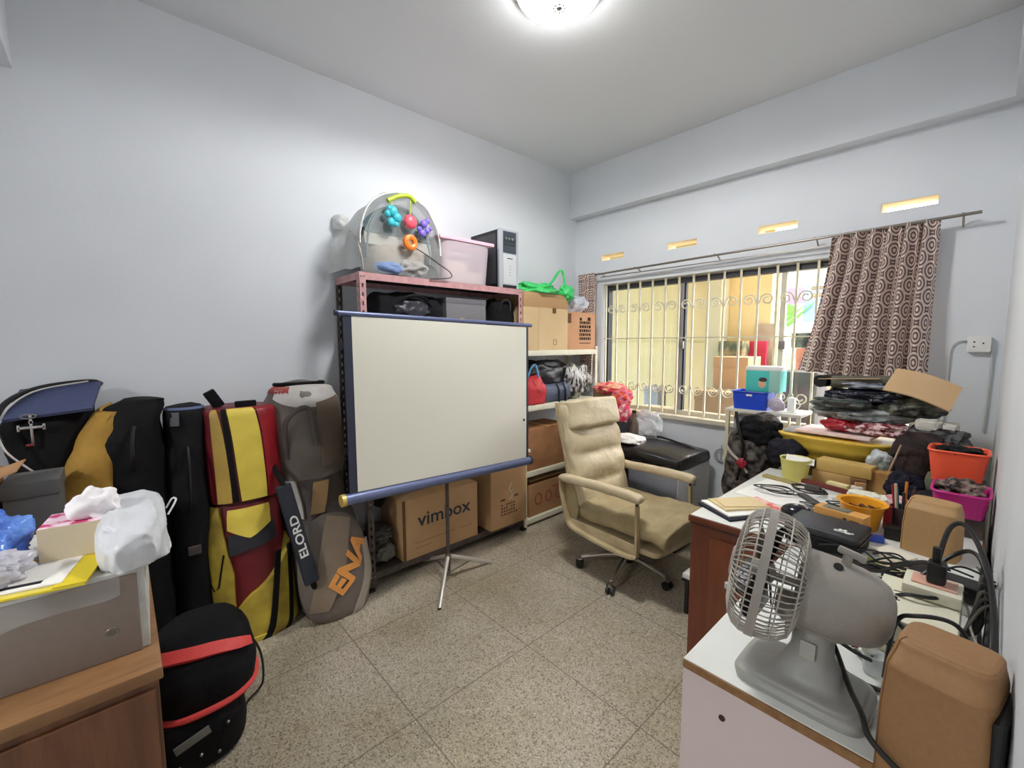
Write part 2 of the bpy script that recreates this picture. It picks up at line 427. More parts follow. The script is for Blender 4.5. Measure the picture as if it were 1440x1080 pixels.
curtain('curtain', 'brown and cream curtain bunched at the left corner behind the bags', cfn2, 70, 40, .55, 1.1)
# ---- socket with conduit
so = T('wall_socket', 'white wall socket box with looping surface wiring on the window wall', 'socket', (-.02, Y1, 1.435))
O('socket_plate', B().box((-.045, -.035, -.04), (.04, 0, .04), .006), white, so)
b = B()
for x, z in ((-.02, .012), (-.02, -.012), (.012, .005)): b.cyl((x, -.0353, z), (x, -.034, z), .004, seg=10)
O('socket_hole', b, black, so)
wire = mat('grey_wire', (196, 198, 198), .5)
O('wire', B().tube(sp([(-.045, -.008, .02), (-.085, -.008, .01), (-.105, -.008, -.04), (-.108, -.008, -.2), (-.108, -.008, -.45)]), .005, 6), wire, so)
O('wire', B().tube(sp([(.045, -.01, -.03), (.047, -.01, -.15), (.04, -.01, -.45)]), .006, 6), wire, so)
# ---- ceiling lamp
lamp = T('ceiling_lamp', 'round white frosted glass ceiling lamp with a small metal finial', 'lamp', (-1.36, 1.53, ZC))
O('lamp_base', B().lathe([(.0, -.001), (.185, -.001), (.19, -.006), (.19, -.026), (.182, -.03), (.0, -.03)], 48), white, lamp)
b = B(); prof = [(.180*math.sin(a), -.028-.062*math.cos(a)) for a in [i/12*PI/2 for i in range(13)]]
O('lamp_shade', b.lathe(prof, 48), mat('lit_frosted_glass', (255, 253, 250), .3, emit=27), lamp)
b = B(); b.lathe([(.0, -.114), (.005, -.112), (.007, -.106), (.004, -.10), (.012, -.096), (.014, -.092), (0, -.088)], 16)
for k in range(8):
    a = k*PI/4; b.ball((.024*math.cos(a), .024*math.sin(a), -.092), (.006,.006,.003), 2)
O('finial', b, gunm, lamp)
# ================================================================== NEAR LEFT CABINET
woodL = mat('brown_woodgrain', (84, 52, 34), .45, rgb2=(122, 80, 52), sc=3, amt=.45, stretch=(10, 10, 1.2), bump=.1, bsc=30)
wtop = mat('worn_wood_top', (150, 112, 74), .5, rgb2=(122, 84, 52), sc=6, stretch=(8, 1.5, 1))
CBX, CBY, CBZ = -1.165, .028, .75
t = T('wooden_cabinet', 'brown woodgrain cabinet with a grey box and plastic bags on top', 'cabinet', (CBX-.3, CBY-.4, 0))
O('body', B().box((-.29, -.39, .03), (.292, .392, CBZ-.03), .002), woodL, t, smooth=False)
O('top', B().box((-.3, -.4, CBZ-.028), (.3, .4, CBZ), .004), wtop, t)
O('plinth', B().box((-.27, -.38, 0), (.27, .38, .035)), dark, t, smooth=False)
O('door', B().box((.2925, -.385, .05), (.301, -.005, CBZ-.045), .002), woodL, t, smooth=False)
O('door', B().box((.2925, .0, .05), (.301, .385, CBZ-.045), .002), woodL, t, smooth=False)
gb = mat('taupe_board', (134, 120, 110), .7, rgb2=(146, 132, 122), sc=50, amt=.9)
gx = -1.275
t = T('storage_box', 'flat taupe storage box with a small finger hole on the brown cabinet', 'box', (gx-.20, -.18, CBZ+.001), (0, 0, math.radians(-2)))
O('body', B().box((-.2, -.25, 0), (.199, .2, .185), .003), mat('white_worn_board', (208, 208, 202), .7, rgb2=(186, 184, 178), sc=30), t)
O('front_panel', B().box((.199, -.25, 0), (.206, .186, .185), .002), gb, t)
O('lid', B().box((-.2, -.25, .1855), (.207, .2, .195), .002), mat('white_worn_board', (0,0,0)), t)
O('finger_hole', B().lathe([(0, .2), (.006, .2), (.008, .2075), (.011, .2078), (.012, .206)], 16, (0, .138, .062), 'x'), gunm, t)
ZT = CBZ+.198
# white bag right
def crump(name, label, cat, c, r, m, seed, amp=.3, freq=2.2, flat=None, sq=.85, sub=5, group=None, rot=0):
    b = B().blob((0,0,0), r, seed, amp, freq, sub, None if flat is None else flat-c[2], True, sq)
    o = O(name, b, m, None, True, 75, loc=c, rot=(0,0,rot)); tag(o, label, cat, group); return o
t = T('plastic_bag', 'white plastic carrier bag slumped at the end of the taupe storage box', 'plastic bag', (-1.43, .0, ZT))
O('bag_body', B().blob((0, 0, .03), (.19, .066, .075), 3, .16, 1.8, 5, .001, True, .62), whitebag, t, ang=70)
O('bag_handle', B().tube(sp([(.02, .07, .06), (-.01, .09, .085), (-.05, .085, .08), (-.04, .07, .06)]), .0025, 6), whitebag, t)
# tissue box
pinkp = mat('pink_flower_print', (240, 214, 226), .6, rgb2=(196, 50, 110), sc=34, amt=.12)
t = T('tissue_box', 'pink flowered tissue box with a plain cream side on the yellow envelope', 'tissue box', (-1.445, -.085, ZT+.0115), (0, 0, math.radians(-8)))
O('carton', B().box((-.055, -.068, 0), (.0545, .068, .078), .002), pinkp, t)
O('side_panel', B().box((.0545, -.068, 0), (.0555, .068, .078)), mat('cream_card', (214, 200, 172), .8), t, smooth=False)
O('tissue', B().blob((-.005, .018, .096), (.046, .046, .042), 9, .5, 2.0, 4), mat('white_tissue', (246, 242, 244), .9), t, ang=70)
# envelope
t = T('envelope', 'bright yellow envelope lying under the tissue box', 'envelope', (-1.345, -.17, ZT+.002), (0, 0, math.radians(-12)))
O('sleeve', B().box((-.10, -.2, 0), (.09, .11, .006), .002), yelp, t)
O('flap', B().box((-.10, .06, .0062), (.09, .112, .0085), .001), mat('deep_yellow_paper', (222, 200, 40), .7), t)
t = T('card', 'white printed card with dark bars on the yellow envelope', 'card', (-1.35, -.185, ZT+.0095), (0, 0, math.radians(-12)))
O('sheet', B().box((-.07, -.19, 0), (.075, .085, .002)), paper, t, smooth=False)
O('printed_bar', B().box((.045, -.02, .002), (.058, .05, .0024)), black, t, smooth=False)
O('printed_bar', B().box((.045, -.11, .002), (.058, -.045, .0024)), mat('maroon_ink', (110, 20, 50), .7), t, smooth=False)
crump('plastic_bag', 'shiny blue plastic bag bundled beside the tissue box at the left edge', 'plastic bag', (-1.46, -.262, ZT+.055), (.085, .085, .068), mat('shiny_blue_film', (50, 96, 216), .2, rgb2=(120, 170, 245), sc=16, bump=.6, bsc=30), 5, .4, 2.3, ZT+.0)
crump('plastic_bag', 'clear grey plastic bag crumpled in front of the blue one', 'plastic bag', (-1.335, -.25, ZT+.04), (.05, .085, .032), mat('greyish_film', (214, 212, 220), .2, alpha=.75, bump=.6, bsc=25), 11, .4, 2.6, ZT+.013)
t = T('plastic_sheet', 'clear plastic film hanging down the front of the taupe box', 'plastic sheet', (0, 0, 0))
def fn(a, q):
    y = -.30+.27*a; d = .004+.012*q+.006*math.sin(a*14)
    z = ZT+.012-.075*q*(1.1-a*.4)-.008*math.sin(a*9); x = gx+.012+d
    return (x, y, z)
O('film', B().grid(fn, 30, 10), mat('very_clear_film', (225, 230, 232), .15, alpha=.16, bump=.6, bsc=25), t)
# boxes at far left behind
t = T('cardboard_box', 'brown cardboard box at the left edge behind the plastic bags', 'box', (-2.18, -.42, 0))
O('carton', B().box((-.17, -.14, .6), (.13, .09, 1.02), .003), cardd, t)
O('flap', B().obox((.03, .12, 1.035), (.2, .08, .004), (.35, 0, 0)), cardd, t, smooth=False)
O('stand', B().box((-.17, -.14, 0), (.13, .09, .598), .003), white, t)
t = T('grey_box', 'dark grey box standing between the brown carton and the black bag with white piping', 'box', (-2.22, -.25, 0))
O('carton', B().box((-.1, -.06, .0), (.09, .07, .985), .004), mat('dark_grey_card', (92, 92, 92), .7), t)
O('lid', B().box((-.104, -.064, .94), (.094, .074, .99), .004), mat('dark_grey_card', (0,0,0)), t)

# ================================================================== GOLF BAGS along the left wall
blk2 = mat('black_nylon', (11, 11, 12), .8, rgb2=(20, 19, 22), sc=20, bump=.35, bsc=30)
maroon = mat('maroon_vinyl', (96, 22, 32), .45, rgb2=(116, 28, 38), sc=12, bump=.25, bsc=25)
redv = mat('red_vinyl', (168, 30, 42), .45, rgb2=(140, 24, 36), sc=12, bump=.25, bsc=25)
yelv = mat('dirty_yellow_vinyl', (196, 176, 62), .5, rgb2=(140, 116, 44), sc=9, amt=.45, bump=.25, bsc=22)
yel2 = mat('bright_yellow_vinyl', (228, 206, 84), .5, rgb2=(206, 184, 70), sc=9, bump=.2, bsc=22)
must = mat('mustard_cloth', (172, 134, 52), .8, rgb2=(150, 112, 42), sc=12, bump=.4, bsc=26)
greyv = mat('faded_grey_vinyl', (120, 112, 104), .6, rgb2=(98, 90, 84), sc=7, bump=.35, bsc=24)
greyd = mat('dark_grey_vinyl', (74, 68, 66), .6, rgb2=(92, 84, 80), sc=9, bump=.35, bsc=24)
taupe = mat('taupe_vinyl', (142, 126, 108), .6, rgb2=(124, 110, 94), sc=9, bump=.3, bsc=24)
whv = mat('off_white_vinyl', (196, 192, 188), .5, rgb2=(168, 164, 160), sc=9, bump=.2, bsc=24)
# --- yellow / maroon bag
gy = Loft([((-2.47,.44,.0),(.13,0,0),(0,.15,0),2.4),((-2.47,.44,.05),(.145,0,0),(0,.17,0),2.6),((-2.475,.43,.25),(.15,0,0),(0,.172,0),2.5),((-2.48,.42,.45),(.15,0,0),(0,.17,0),2.5),((-2.49,.42,.62),(.135,0,0),(0,.165,0),2.4),((-2.49,.425,.70),(.12,0,0),(0,.145,0),2.4)])
t = T('golf_bag', 'maroon and yellow striped golf bag standing between the black bags and the grey one', 'golf bag', (0, 0, 0))
O('bag_body', B().loft(gy, 36, 30, .006, 10, 3), maroon, t, ang=60)
def rect(u0, u1, v0, v1, sh=0): return lambda a, q: (u0+(u1-u0)*a+sh*q, v0+(v1-v0)*q)
O('side_pocket', B().patch(gy, lambda a, q: (-.235+.155*a*(1-.25*abs(q-.5)*2)+.03*(1-q), .1+.82*q), 14, 20, .022, .03), yelv, t, ang=60)
O('front_panel', B().patch(gy, lambda a, q: (-.085+.20*a, .70+.22*q), 12, 8, .012, .02), mat('maroon_vinyl', (0,0,0)), t)
O('dark_pocket', B().patch(gy, lambda a, q: (-.075+.17*a, .60+.10*q+.04*a), 12, 8, .014, .02), mat('charcoal_vinyl', (42, 42, 48), .5), t)
O('yellow_flap', B().patch(gy, lambda a, q: (-.075+.145*a, .735+.145*q-.06*(1-q)*(1-abs(2*a-1))), 12, 8, .022, .014), yel2, t)
O('lower_pocket', B().patch(gy, lambda a, q: (-.09+.30*a+.0*q, .08+(.24+.30*a)*q), 16, 14, .028, .035), yelv, t, ang=60)
O('pocket_trim', B().patch(gy, lambda a, q: (.07+.022*a-.08*(1-q), .07+.5*q), 4, 16, .036, .012), blk2, t)
O('pocket_trim', B().patch(gy, lambda a, q: (.14+.02*a-.06*(1-q), .07+.5*q), 4, 16, .036, .012), blk2, t)
O('stitched_mark', B().tube([gy.pt(-.20+.0, .50)+V((.024,-.012,0)), gy.pt(-.17, .44)+V((.026,-.01,0)), gy.pt(-.14, .46)+V((.026,-.01,0)), gy.pt(-.10, .62)+V((.026,-.006,0))], .004, 6), blk2, t)
O('small_label', B().patch(gy, rect(-.03, .03, .10, .17), 4, 4, .034, .008), yel2, t)
gh = Loft([((-2.485,.425,.70),(.145,0,0),(0,.155,0),3),((-2.488,.428,.8),(.15,0,0),(0,.16,0),3),((-2.495,.425,1.0),(.15,0,0),(0,.162,0),3),((-2.50,.42,1.12),(.145,0,0),(0,.158,0),3),((-2.50,.42,1.145),(.12,0,0),(0,.14,0),3)])
hood = O('hood', B().loft(gh, 36, 20, .003, 8, 5), mat('maroon_vinyl', (0,0,0)), t, ang=60)
O('stripe', B().patch(gh, lambda a, q: (-.125+.075*a*(1-.6*q*q), .02+.9*q), 8, 12), mat('dull_gold_vinyl', (190, 158, 76), .5, rgb2=(168,138,64), sc=8), hood)
O('stripe', B().patch(gh, lambda a, q: (-.045+.022*a-.025*q, .02+.9*q), 3, 12, .006, .006), blk2, hood)
O('stripe', B().patch(gh, lambda a, q: (-.015+.070*a-.03*q, .02+.92*q), 8, 12), yel2, hood)
O('stripe', B().patch(gh, lambda a, q: (.063+.16*a-.03*q, .02+.92*q), 8, 12), redv, hood)
O('strap_tab', B().obox((-2.50, .33, 1.185), (.03, .05, .09), (.5, .0, 0), .006), blk2, t)
O('strap_tab', B().obox((-2.44, .45, 1.155), (.03, .09, .035), (0, .0, 0), .006), blk2, t)
# --- grey bag
gg = Loft([((-2.36,.80,.0),(.11,0,0),(0,.12,0),2.3),((-2.37,.80,.04),(.15,0,0),(0,.165,0),2.4),((-2.39,.80,.2),(.165,0,0),(0,.19,0),2.4),((-2.43,.78,.45),(.15,0,0),(0,.18,0),2.3),((-2.46,.76,.62),(.13,0,0),(0,.155,0),2.3),((-2.48,.74,.75),(.13,0,0),(0,.16,0),2.3)])
t = T('golf_bag', 'faded grey golf bag with an oval pocket leaning beside the metal rack', 'golf bag', (0, 0, 0))
O('bag_body', B().loft(gg, 40, 36, .008, 9, 7), greyd, t, ang=60)
ga = lambda a, q: (-.14+.30*a, .05+.62*q)
def oval(u0, v0, ru, rv):
    def f(a, q):
        x, y = 2*a-1, 2*q-1
        X_ = x*math.sqrt(1-y*y/2); Y_ = y*math.sqrt(1-x*x/2); return (u0+ru*X_, v0+rv*Y_)
    return f
O('oval_pocket', B().patch(gg, oval(-.005, .38, .165, .33), 20, 20, .03, .045), greyv, t, ang=60)
O('pocket_band', B().patch(gg, lambda a, q: (-.14+.085*a+.13*q, .26+.44*q*(1-.12*a)), 8, 14, .037, .01), taupe, t)
O('pocket_band', B().patch(gg, lambda a, q: (.02+.05*a+.09*q, .10+.42*q), 8, 14, .036, .01), mat('pale_grey_vinyl', (158, 150, 138), .6), t)
def ongg(x, y, z):
    u = .035+(x*.72-y*.70)*.95; v = .455+(x*.70+y*.72)*1.45
    return gg.pt(u, v)+gg.nrm(u, v)*(.041+z)
O('printed_text', text_bm('ENA', .082, lambda x, y, z: ongg(x*.0+x, y, z), .001, .004, 1.15), mat('orange_print', (222, 150, 76), .6), t, smooth=False)
O('side_panel', B().patch(gg, lambda a, q: (-.20+.10*a, .70+.28*q), 8, 8, .02, .03), whv, t)
O('tan_panel', B().patch(gg, lambda a, q: (-.07+.06*a+.05*q, .72+.22*q), 6, 8, .02, .02), mat('tan_vinyl', (168, 136, 92), .6), t)
O('base_rim', B().tube([gg.pt(i/40, .09)+gg.nrm(i/40, .12)*.006 for i in range(40)], .012, 8, closed=True), greyd, t)
gt = Loft([((-2.48,.75,.74),(.14,0,0),(0,.165,0),2.4),((-2.49,.74,.85),(.15,0,0),(0,.18,0),2.4),((-2.50,.73,1.0),(.155,0,0),(0,.19,0),2.3),((-2.51,.73,1.12),(.155,0,0),(0,.19,0),2.2),((-2.52,.73,1.2),(.13,0,0),(0,.16,0),2.2),((-2.53,.73,1.245),(.07,0,0),(0,.09,0),2)])
hd = O('hood', B().loft(gt, 36, 30, .012, 8, 9), greyv, t, ang=60)
O('crown_panel', B().patch(gt, lambda a, q: (-.17+.34*a, .60+.30*q*(1-abs(2*a-1)**2*.5)+.10*abs(2*a-1)**2), 16, 8, .008, .014), whv, hd)
O('red_trim', B().patch(gt, lambda a, q: (-.22+.13*a, .77+.10*q), 8, 6, .008, .012), mat('faded_red_vinyl', (150, 60, 54), .6), hd)
O('zip_rim', B().tube([gt.pt(-.3+i/24*.62, .90+.03*math.sin(i/24*PI))+V((0,0,.004)) for i in range(25)], .011, 8), blk2, hd)
O('brown_panel', B().patch(gt, lambda a, q: (.015+.13*a, .12+.52*q+.06*a), 8, 10, .012, .016), mat('worn_brown_vinyl', (122, 104, 90), .6, rgb2=(100,86,76), sc=8), hd)
O('loop_handle', B().tube(sp([gt.pt(-.12, .22)+V((.0,0,0)), gt.pt(-.10, .5)+V((.045,-.01,0)), gt.pt(-.02, .60)+V((.05,0,0)), gt.pt(.0, .3)+V((.03,0,0))]), .014, 8), greyd, hd)
# --- strap with ELORD between bags
st = T('shoulder_strap', 'dark navy padded strap with pale lettering hanging between the two golf bags', 'strap', (0, 0, 0))
sa, sb = ax(400, 690, -2.26), ax(437, 812, -2.19)
d_ = (sb-sa); L_ = d_.length; dn = d_.normalized(); side = V((-.12, 1, 0)).normalized(); side = (side-dn*side.dot(dn)).normalized(); nn = side.cross(dn)
if nn.x < 0: nn = -nn
mt = Matrix((dn, side, nn)).transposed().to_4x4(); mt.translation = sa
O('strap_pad', B().box((-.03, -.036, -.012), (L_+.03, .036, .012), .010, 3, mt), mat('navy_padding', (44, 48, 56), .6, bump=.3, bsc=40), st)
O('strap_end', B().tube(sp([sa+V((0,0,.02)), sa+V((-.06,-.01,.07)), sa+V((-.13,-.02,.12))]), [.014]*13, 6), blk2, st)
O('strap_end', B().tube(sp([sb, sb+V((-.02,.02,-.06)), sb+V((-.09,.05,-.12))]), [.014]*13, 6), blk2, st)
printed('ELORD', .056, sa+dn*(L_*.52)+nn*.0125, -dn, -side if nn.dot((-dn).cross(-side)) > 0 else side, mat('pale_print', (206, 206, 204), .6), st, .001, 1.25)
# --- black bags (middle)
def bag(label, secs, m, wr=.012, wf=7, seed=1, cat='golf bag', name='golf_bag', nu=36, nv=30):
    L_ = zloft(secs); t = T(name, label, cat, (0,0,0)); O('bag_body', B().loft(L_, nu, nv, wr, wf, seed), m, t, ang=60); return t, L_
t, L1 = bag('tall black golf bag with a mustard side panel left of the plain black one', [(-2.46,.0,.0,.10,.11,2.5),(-2.47,-.0,.04,.13,.135,2.6),(-2.48,-.01,.35,.14,.14,2.6),(-2.49,-.01,.7,.145,.145,2.6),(-2.5,-.01,1.0,.15,.145,2.6),(-2.51,.02,1.14,.14,.115,2.4),(-2.52,.07,1.21,.10,.07,2.2)], blk2, seed=21)
O('side_pouch', B().loft(zloft([(-2.42,-.13,.45,.05,.08,2.5),(-2.41,-.13,.55,.075,.10,2.5),(-2.41,-.125,.80,.08,.10,2.4),(-2.41,-.105,.95,.075,.085,2.3),(-2.42,-.075,1.08,.06,.06,2.2),(-2.43,-.05,1.17,.04,.03,2)]), 28, 24, .006, 9, 22), must, t, ang=60)
O('mustard_panel', B().patch(L1, lambda a, q: (-.30+.21*a-.05*q+.06*q*a, .50+.42*q-.06*a*q), 12, 16, .012, .02), must, t, ang=60)
O('carry_handle', B().tube(sp([L1.pt(.02,.62)+V((.005,0,0)), L1.pt(.02,.66)+V((.04,0,0)), L1.pt(.02,.74)+V((.04,0,0)), L1.pt(.02,.78)+V((.005,0,0))]), .009, 6), black, t)
t, L2 = bag('slim black golf bag with a blue rim standing left of the yellow and maroon one', [(-2.47,.2,.0,.09,.06,2.5),(-2.48,.2,.04,.12,.075,2.6),(-2.48,.2,.35,.12,.08,2.6),(-2.48,.2,.7,.12,.08,2.6),(-2.5,.205,1.0,.12,.08,2.6),(-2.51,.21,1.13,.12,.08,2.4),(-2.52,.21,1.165,.10,.07,2.2)], mat('plain_black_nylon', (13, 13, 14), .8, rgb2=(24,23,27), sc=15, bump=.4, bsc=28), seed=33)
O('blue_rim', B().patch(L2, lambda a, q: (-.22+.44*a, .90+.06*q), 12, 4, .006, .012), mat('dusty_blue_vinyl', (86, 96, 130), .6), t)
O('grey_tab', B().patch(L2, rect(-.10, -.04, .76, .87), 5, 6, .008, .01), mat('grey_tab', (76, 74, 80), .6), t)
O('buckle', B().obox((-2.355, .2, .52), (.02, .05, .04), (0,0,0), .006), dark, t)
O('carry_handle', B().tube(sp([L2.pt(0,.5)+V((.005,0,0)), L2.pt(0,.54)+V((.03,0,0)), L2.pt(0,.62)+V((.03,0,0)), L2.pt(0,.66)+V((.005,0,0))]), .009, 6), black, t)
# --- black bag with white piping and emblem (left)
t, L3 = bag('black golf bag with white piping and a silver club emblem at the far left', [(-2.5,-.24,.0,.11,.07,2.5),(-2.52,-.24,.04,.14,.085,2.6),(-2.53,-.24,.5,.13,.09,2.4),(-2.54,-.235,.9,.12,.10,2.4),(-2.55,-.225,1.05,.12,.125,2.4),(-2.55,-.225,1.14,.12,.13,2.4),(-2.56,-.21,1.19,.10,.12,2.2)], mat('deep_black_nylon', (10, 10, 12), .75, bump=.3, bsc=28), seed=43)
flap = lambda a, q: (-.2+.36*a, .80+.0*q)
O('hood_flap', B().grid(lambda a, q: (-2.42-.20*q, -.33+.24*a+.03*q, 1.175+.095*q+.0*a+.02*a), 12, 8, thick=.012), mat('slate_blue_cloth', (62, 70, 104), .7, bump=.3), t)
O('flap_rim', B().tube(sp([(-2.40,-.335,1.10), (-2.42,-.345,1.17), (-2.50,-.32,1.235), (-2.60,-.24,1.275), (-2.63,-.10,1.29), (-2.62,-.06,1.275)]), .010, 8), black, t)
O('white_piping', B().tube(sp([(-2.60,-.10,1.293),(-2.55,-.26,1.262),(-2.43,-.335,1.18),(-2.385,-.33,1.08),(-2.375,-.28,1.0),(-2.37,-.22,.93),(-2.37,-.19,.88)]), .0035, 6), whv, t)
b = B(); c = L3.pt(-.02, .80)+V((.012, -.01, 0))
for k, (dy, dz, w, h) in enumerate(((0,0,.004,.06), (-.018,.012,.016,.005), (.018,.012,.016,.005), (-.033,.012,.004,.012), (.033,.012,.004,.012), (0,.032,.006,.006))):
    b.box((c.x-.002, c.y+dy-w, c.z+dz-h/1), (c.x+.003, c.y+dy+w, c.z+dz+h), .001)
O('emblem', b, chrome, t)
O('emblem_ring', B().tube([(c.x+.004, c.y-.005+.02*math.cos(i/16*2*PI), c.z+.055+.008*math.sin(i/16*2*PI)) for i in range(16)], .003, 6, closed=True), gunm, t)
O('red_badge', B().ball((c.x+.002, c.y-.008, c.z-.055), (.003,.012,.006), 2), mat('dark_red_badge', (110, 24, 30), .5), t)
# --- shoe bag / red-black bag on the floor
redt = mat('coral_red_trim', (214, 66, 62), .6, bump=.2, bsc=40)
L4 = zloft([(-1.96,.15,.0,.12,.12,3),(-1.95,.15,.03,.14,.14,3),(-1.95,.15,.12,.14,.14,3),(-1.94,.15,.19,.13,.13,3)])
t = T('backpack', 'black bag with coral red trim lying on the floor beside the wooden cabinet', 'bag', (0,0,0))
O('bag_body', B().loft(zloft([(-1.87,.12,.0,.15,.13,3),(-1.86,.12,.03,.165,.15,3),(-1.86,.12,.12,.165,.15,3),(-1.86,.12,.19,.15,.135,3)]), 36, 16, .008, 9, 50), blk2, t, ang=60)
L5 = Loft([((-1.94,.16,.25),(.0,.15,.0),(.13,0,.03),2.6),((-1.91,.17,.30),(.0,.165,.0),(.15,0,.03),2.6),((-1.90,.18,.36),(.0,.165,.0),(.14,0,.03),2.4),((-1.92,.18,.41),(.0,.13,.0),(.10,0,.03),2.2)])
L5 = zloft([(-1.90,.15,.17,.14,.13,2.6),(-1.885,.155,.20,.17,.16,2.6),(-1.885,.16,.28,.175,.165,2.6),(-1.90,.16,.35,.165,.155,2.4),(-1.93,.16,.40,.12,.12,2.2)])
fl = O('top_compartment', B().loft(L5, 40, 22, .008, 9, 53), blk2, t, ang=60)
O('red_trim', B().tube([L5.pt(-.26+i/40*.50, .20+.10*i/40)+L5.nrm(-.26+i/40*.50, .33)*.004 for i in range(41)], .011, 8), redt, t)
O('red_panel', B().patch(L5, lambda a, q: (-.27+.42*a, .83+.10*q-.16*abs(2*a-1)**2), 24, 5, .014, .016), redt, t)
O('grey_label', B().obox((-1.693, .10, .135), (.006, .1, .028), (.25, 0, 0), .001), mat('grey_webbing', (112, 112, 106), .7), t)
O('strap', B().tube(sp([(-1.93,.31,.30), (-1.91,.345,.22), (-1.93,.36,.12), (-1.95,.355,.03), (-1.92,.30,.012), (-1.86,.27,.03)]), .0045, 6), black, t)
for k in range(5):
    pass
b = B()
for y, z in ((.02,.10), (.12,.07), (.06,.06), (.20,.14), (.17, .05)): b.ball((-1.692, y, z), .006, 2)
O('rivet', b, gunm, t)
# ================================================================== METAL RACK (slotted angle)
def ladder(b, p0, p1, wv, th, pitch=.05, hole=.45):
    """flat slotted strip from p0 to p1, width vector wv (both sides), thickness vector th"""
    p0, p1, wv, th = V(p0), V(p1), V(wv), V(th); L_ = (p1-p0).length; d = (p1-p0).normalized(); w = wv.length*2; wn = wv.normalized(); tn = th.normalized(); tt = th.length
    m = Matrix((d, wn, tn)).transposed().to_4x4(); m.translation = p0
    b.box((0, -w/2, 0), (L_, -w*.14, tt), 0, 1, m); b.box((0, w*.14, 0), (L_, w/2, tt), 0, 1, m)
    n = max(2, round(L_/pitch)); s = L_/n
    for i in range(n+1):
        c = i*s; h = s*(1-hole)/2; b.box((max(0, c-h), -w*.14, 0), (min(L_, c+h), w*.14, tt), 0, 1, m)
def angle_post(x, y, z0, z1, sx, sy_, w=.038):
    b = B(); ladder(b, (x, y+sy_*w/2, z0), (x, y+sy_*w/2, z1), (0, w/2, 0), (.002*sx, 0, 0)); ladder(b, (x+sx*w/2, y, z0), (x+sx*w/2, y, z1), (w/2, 0, 0), (0, .002*sy_, 0)); return b
RF, RB, RY0, RY1, RZ = -2.34, -2.685, 1.005, 2.245, 1.845
t = T('metal_rack', 'slotted angle metal rack with a pink top frame behind the projection screen', 'rack', ((RF+RB)/2, (RY0+RY1)/2, 0))
o_ = V((-(RF+RB)/2, -(RY0+RY1)/2, 0)); RK = t
def rk(name, b, m, **k):
    for v in b.bm.verts: v.co += o_
    return O(name, b, m, RK, smooth=False, **k)
for x, sx in ((RF, -1), (RB, 1)):
    for y, s_ in ((RY0, 1), (RY1, -1)):
        if x == RF:
            rk('post', angle_post(x, y, 0, 1.5, sx, s_), dark); rk('post_top', angle_post(x, y, 1.5, RZ, sx, s_), pinkm)
        else: rk('post', angle_post(x, y, 0, RZ, sx, s_), dark)
        rk('foot', B().box((x-.022, y-.022, 0), (x+.022, y+.022, .012)), black)
def rshelf(z, m, name='shelf', mb=None):
    rk(name, B().box((RB+.004, RY0+.003, z-.006), (RF-.004, RY1-.003, z)), mb or m)
    b = B()
    for x in (RF-.001, RB+.001): b.box((x-.0015, RY0, z-.038), (x+.0015, RY1, z+.002))
    for y in (RY0+.001, RY1-.001): b.box((RB, y-.0015, z-.038), (RF, y+.0015, z+.002))
    rk(name+'_beam', b, m)
    b = B()
    for i in range(int((RY1-RY0)/.06)):
        pass
    for y in (RY0+.012, RY0+.03, RY1-.012, RY1-.03): b.cyl((RF-.002, y, z-.02), (RF+.004, y, z-.02), .005, seg=6)
    rk('bolt', b, gunm)
rshelf(RZ-.004, pinkm, 'top_shelf', mat('dark_chipboard', (58, 52, 54), .8))
rshelf(1.46, dark); rshelf(.80, dark); rshelf(.10, dark)
# --- things on top shelf : infant seat wrapped in film
TZ = RZ-.004+.002
seat = T('infant_seat', 'grey baby seat wrapped in clear plastic film on top of the metal rack', 'baby seat', (-2.50, 1.29, TZ))
teal = mat('grey_teal_cloth', (84, 104, 108), .8, bump=.2, bsc=60); gfab = mat('pale_grey_cloth', (172, 170, 160), .8, bump=.2, bsc=60); bfab = mat('beige_quilt', (176, 164, 146), .85, rgb2=(140,130,118), sc=12, bump=.5, bsc=18)
def hoodf(a, q, r=1.0, x0=.13, x1=-.16):
    w = PI*a; y = -.235*math.cos(w)*r; z = .10+(.355*math.sin(w)**.8)*r; return (x0+(x1-x0)*q, y-.0*q, z-.06*q*math.sin(w))
O('hood', B().grid(lambda a, q: hoodf(a, q, .90, .10, -.12), 24, 6, thick=.01), teal, seat)
O('hood_front', B().grid(lambda a, q: (.095-.03*q, -.21+.42*a, .24+.18*q*math.sin(PI*min(max(a*.9+.05, 0), 1))**.6), 20, 8, thick=.008), teal, seat)
O('grey_band', B().grid(lambda a, q: (.10-.01*q, -.215+.43*a, .175+.07*q-.02*a), 16, 4, thick=.01), gfab, seat)
O('seat_shell', B().loft(zloft([(.0,0,.004,.10,.15,2.6),(0,0,.05,.12,.19,2.6),(0,0,.16,.12,.215,2.6),(-.02,0,.22,.08,.2,2.4)]), 30, 16, .008, 12, 3), bfab, seat)
O('blue_cushion', B().blob((.10, -.08, .045), (.06, .095, .042), 6, .2, 2, 4), mat('denim_blue_cloth', (96, 124, 176), .8, rgb2=(130,150,190), sc=12), seat)
O('cloth_fold', B().blob((.10, .08, .06), (.055, .1, .055), 8, .35, 2.3, 4), mat('grey_mauve_cloth', (158, 154, 152), .8), seat)
film = mat('dusty_plastic_film', (214, 216, 208), .3, alpha=.66, rgb2=(236, 238, 236), sc=10, bump=1.0, bsc=14)
film2 = mat('thin_plastic_film', (222, 226, 226), .12, alpha=.22, bump=.8, bsc=16)
def wr(p, k=.008, f=9): p = V(p); return p+noise.noise_vector(p*f)*k
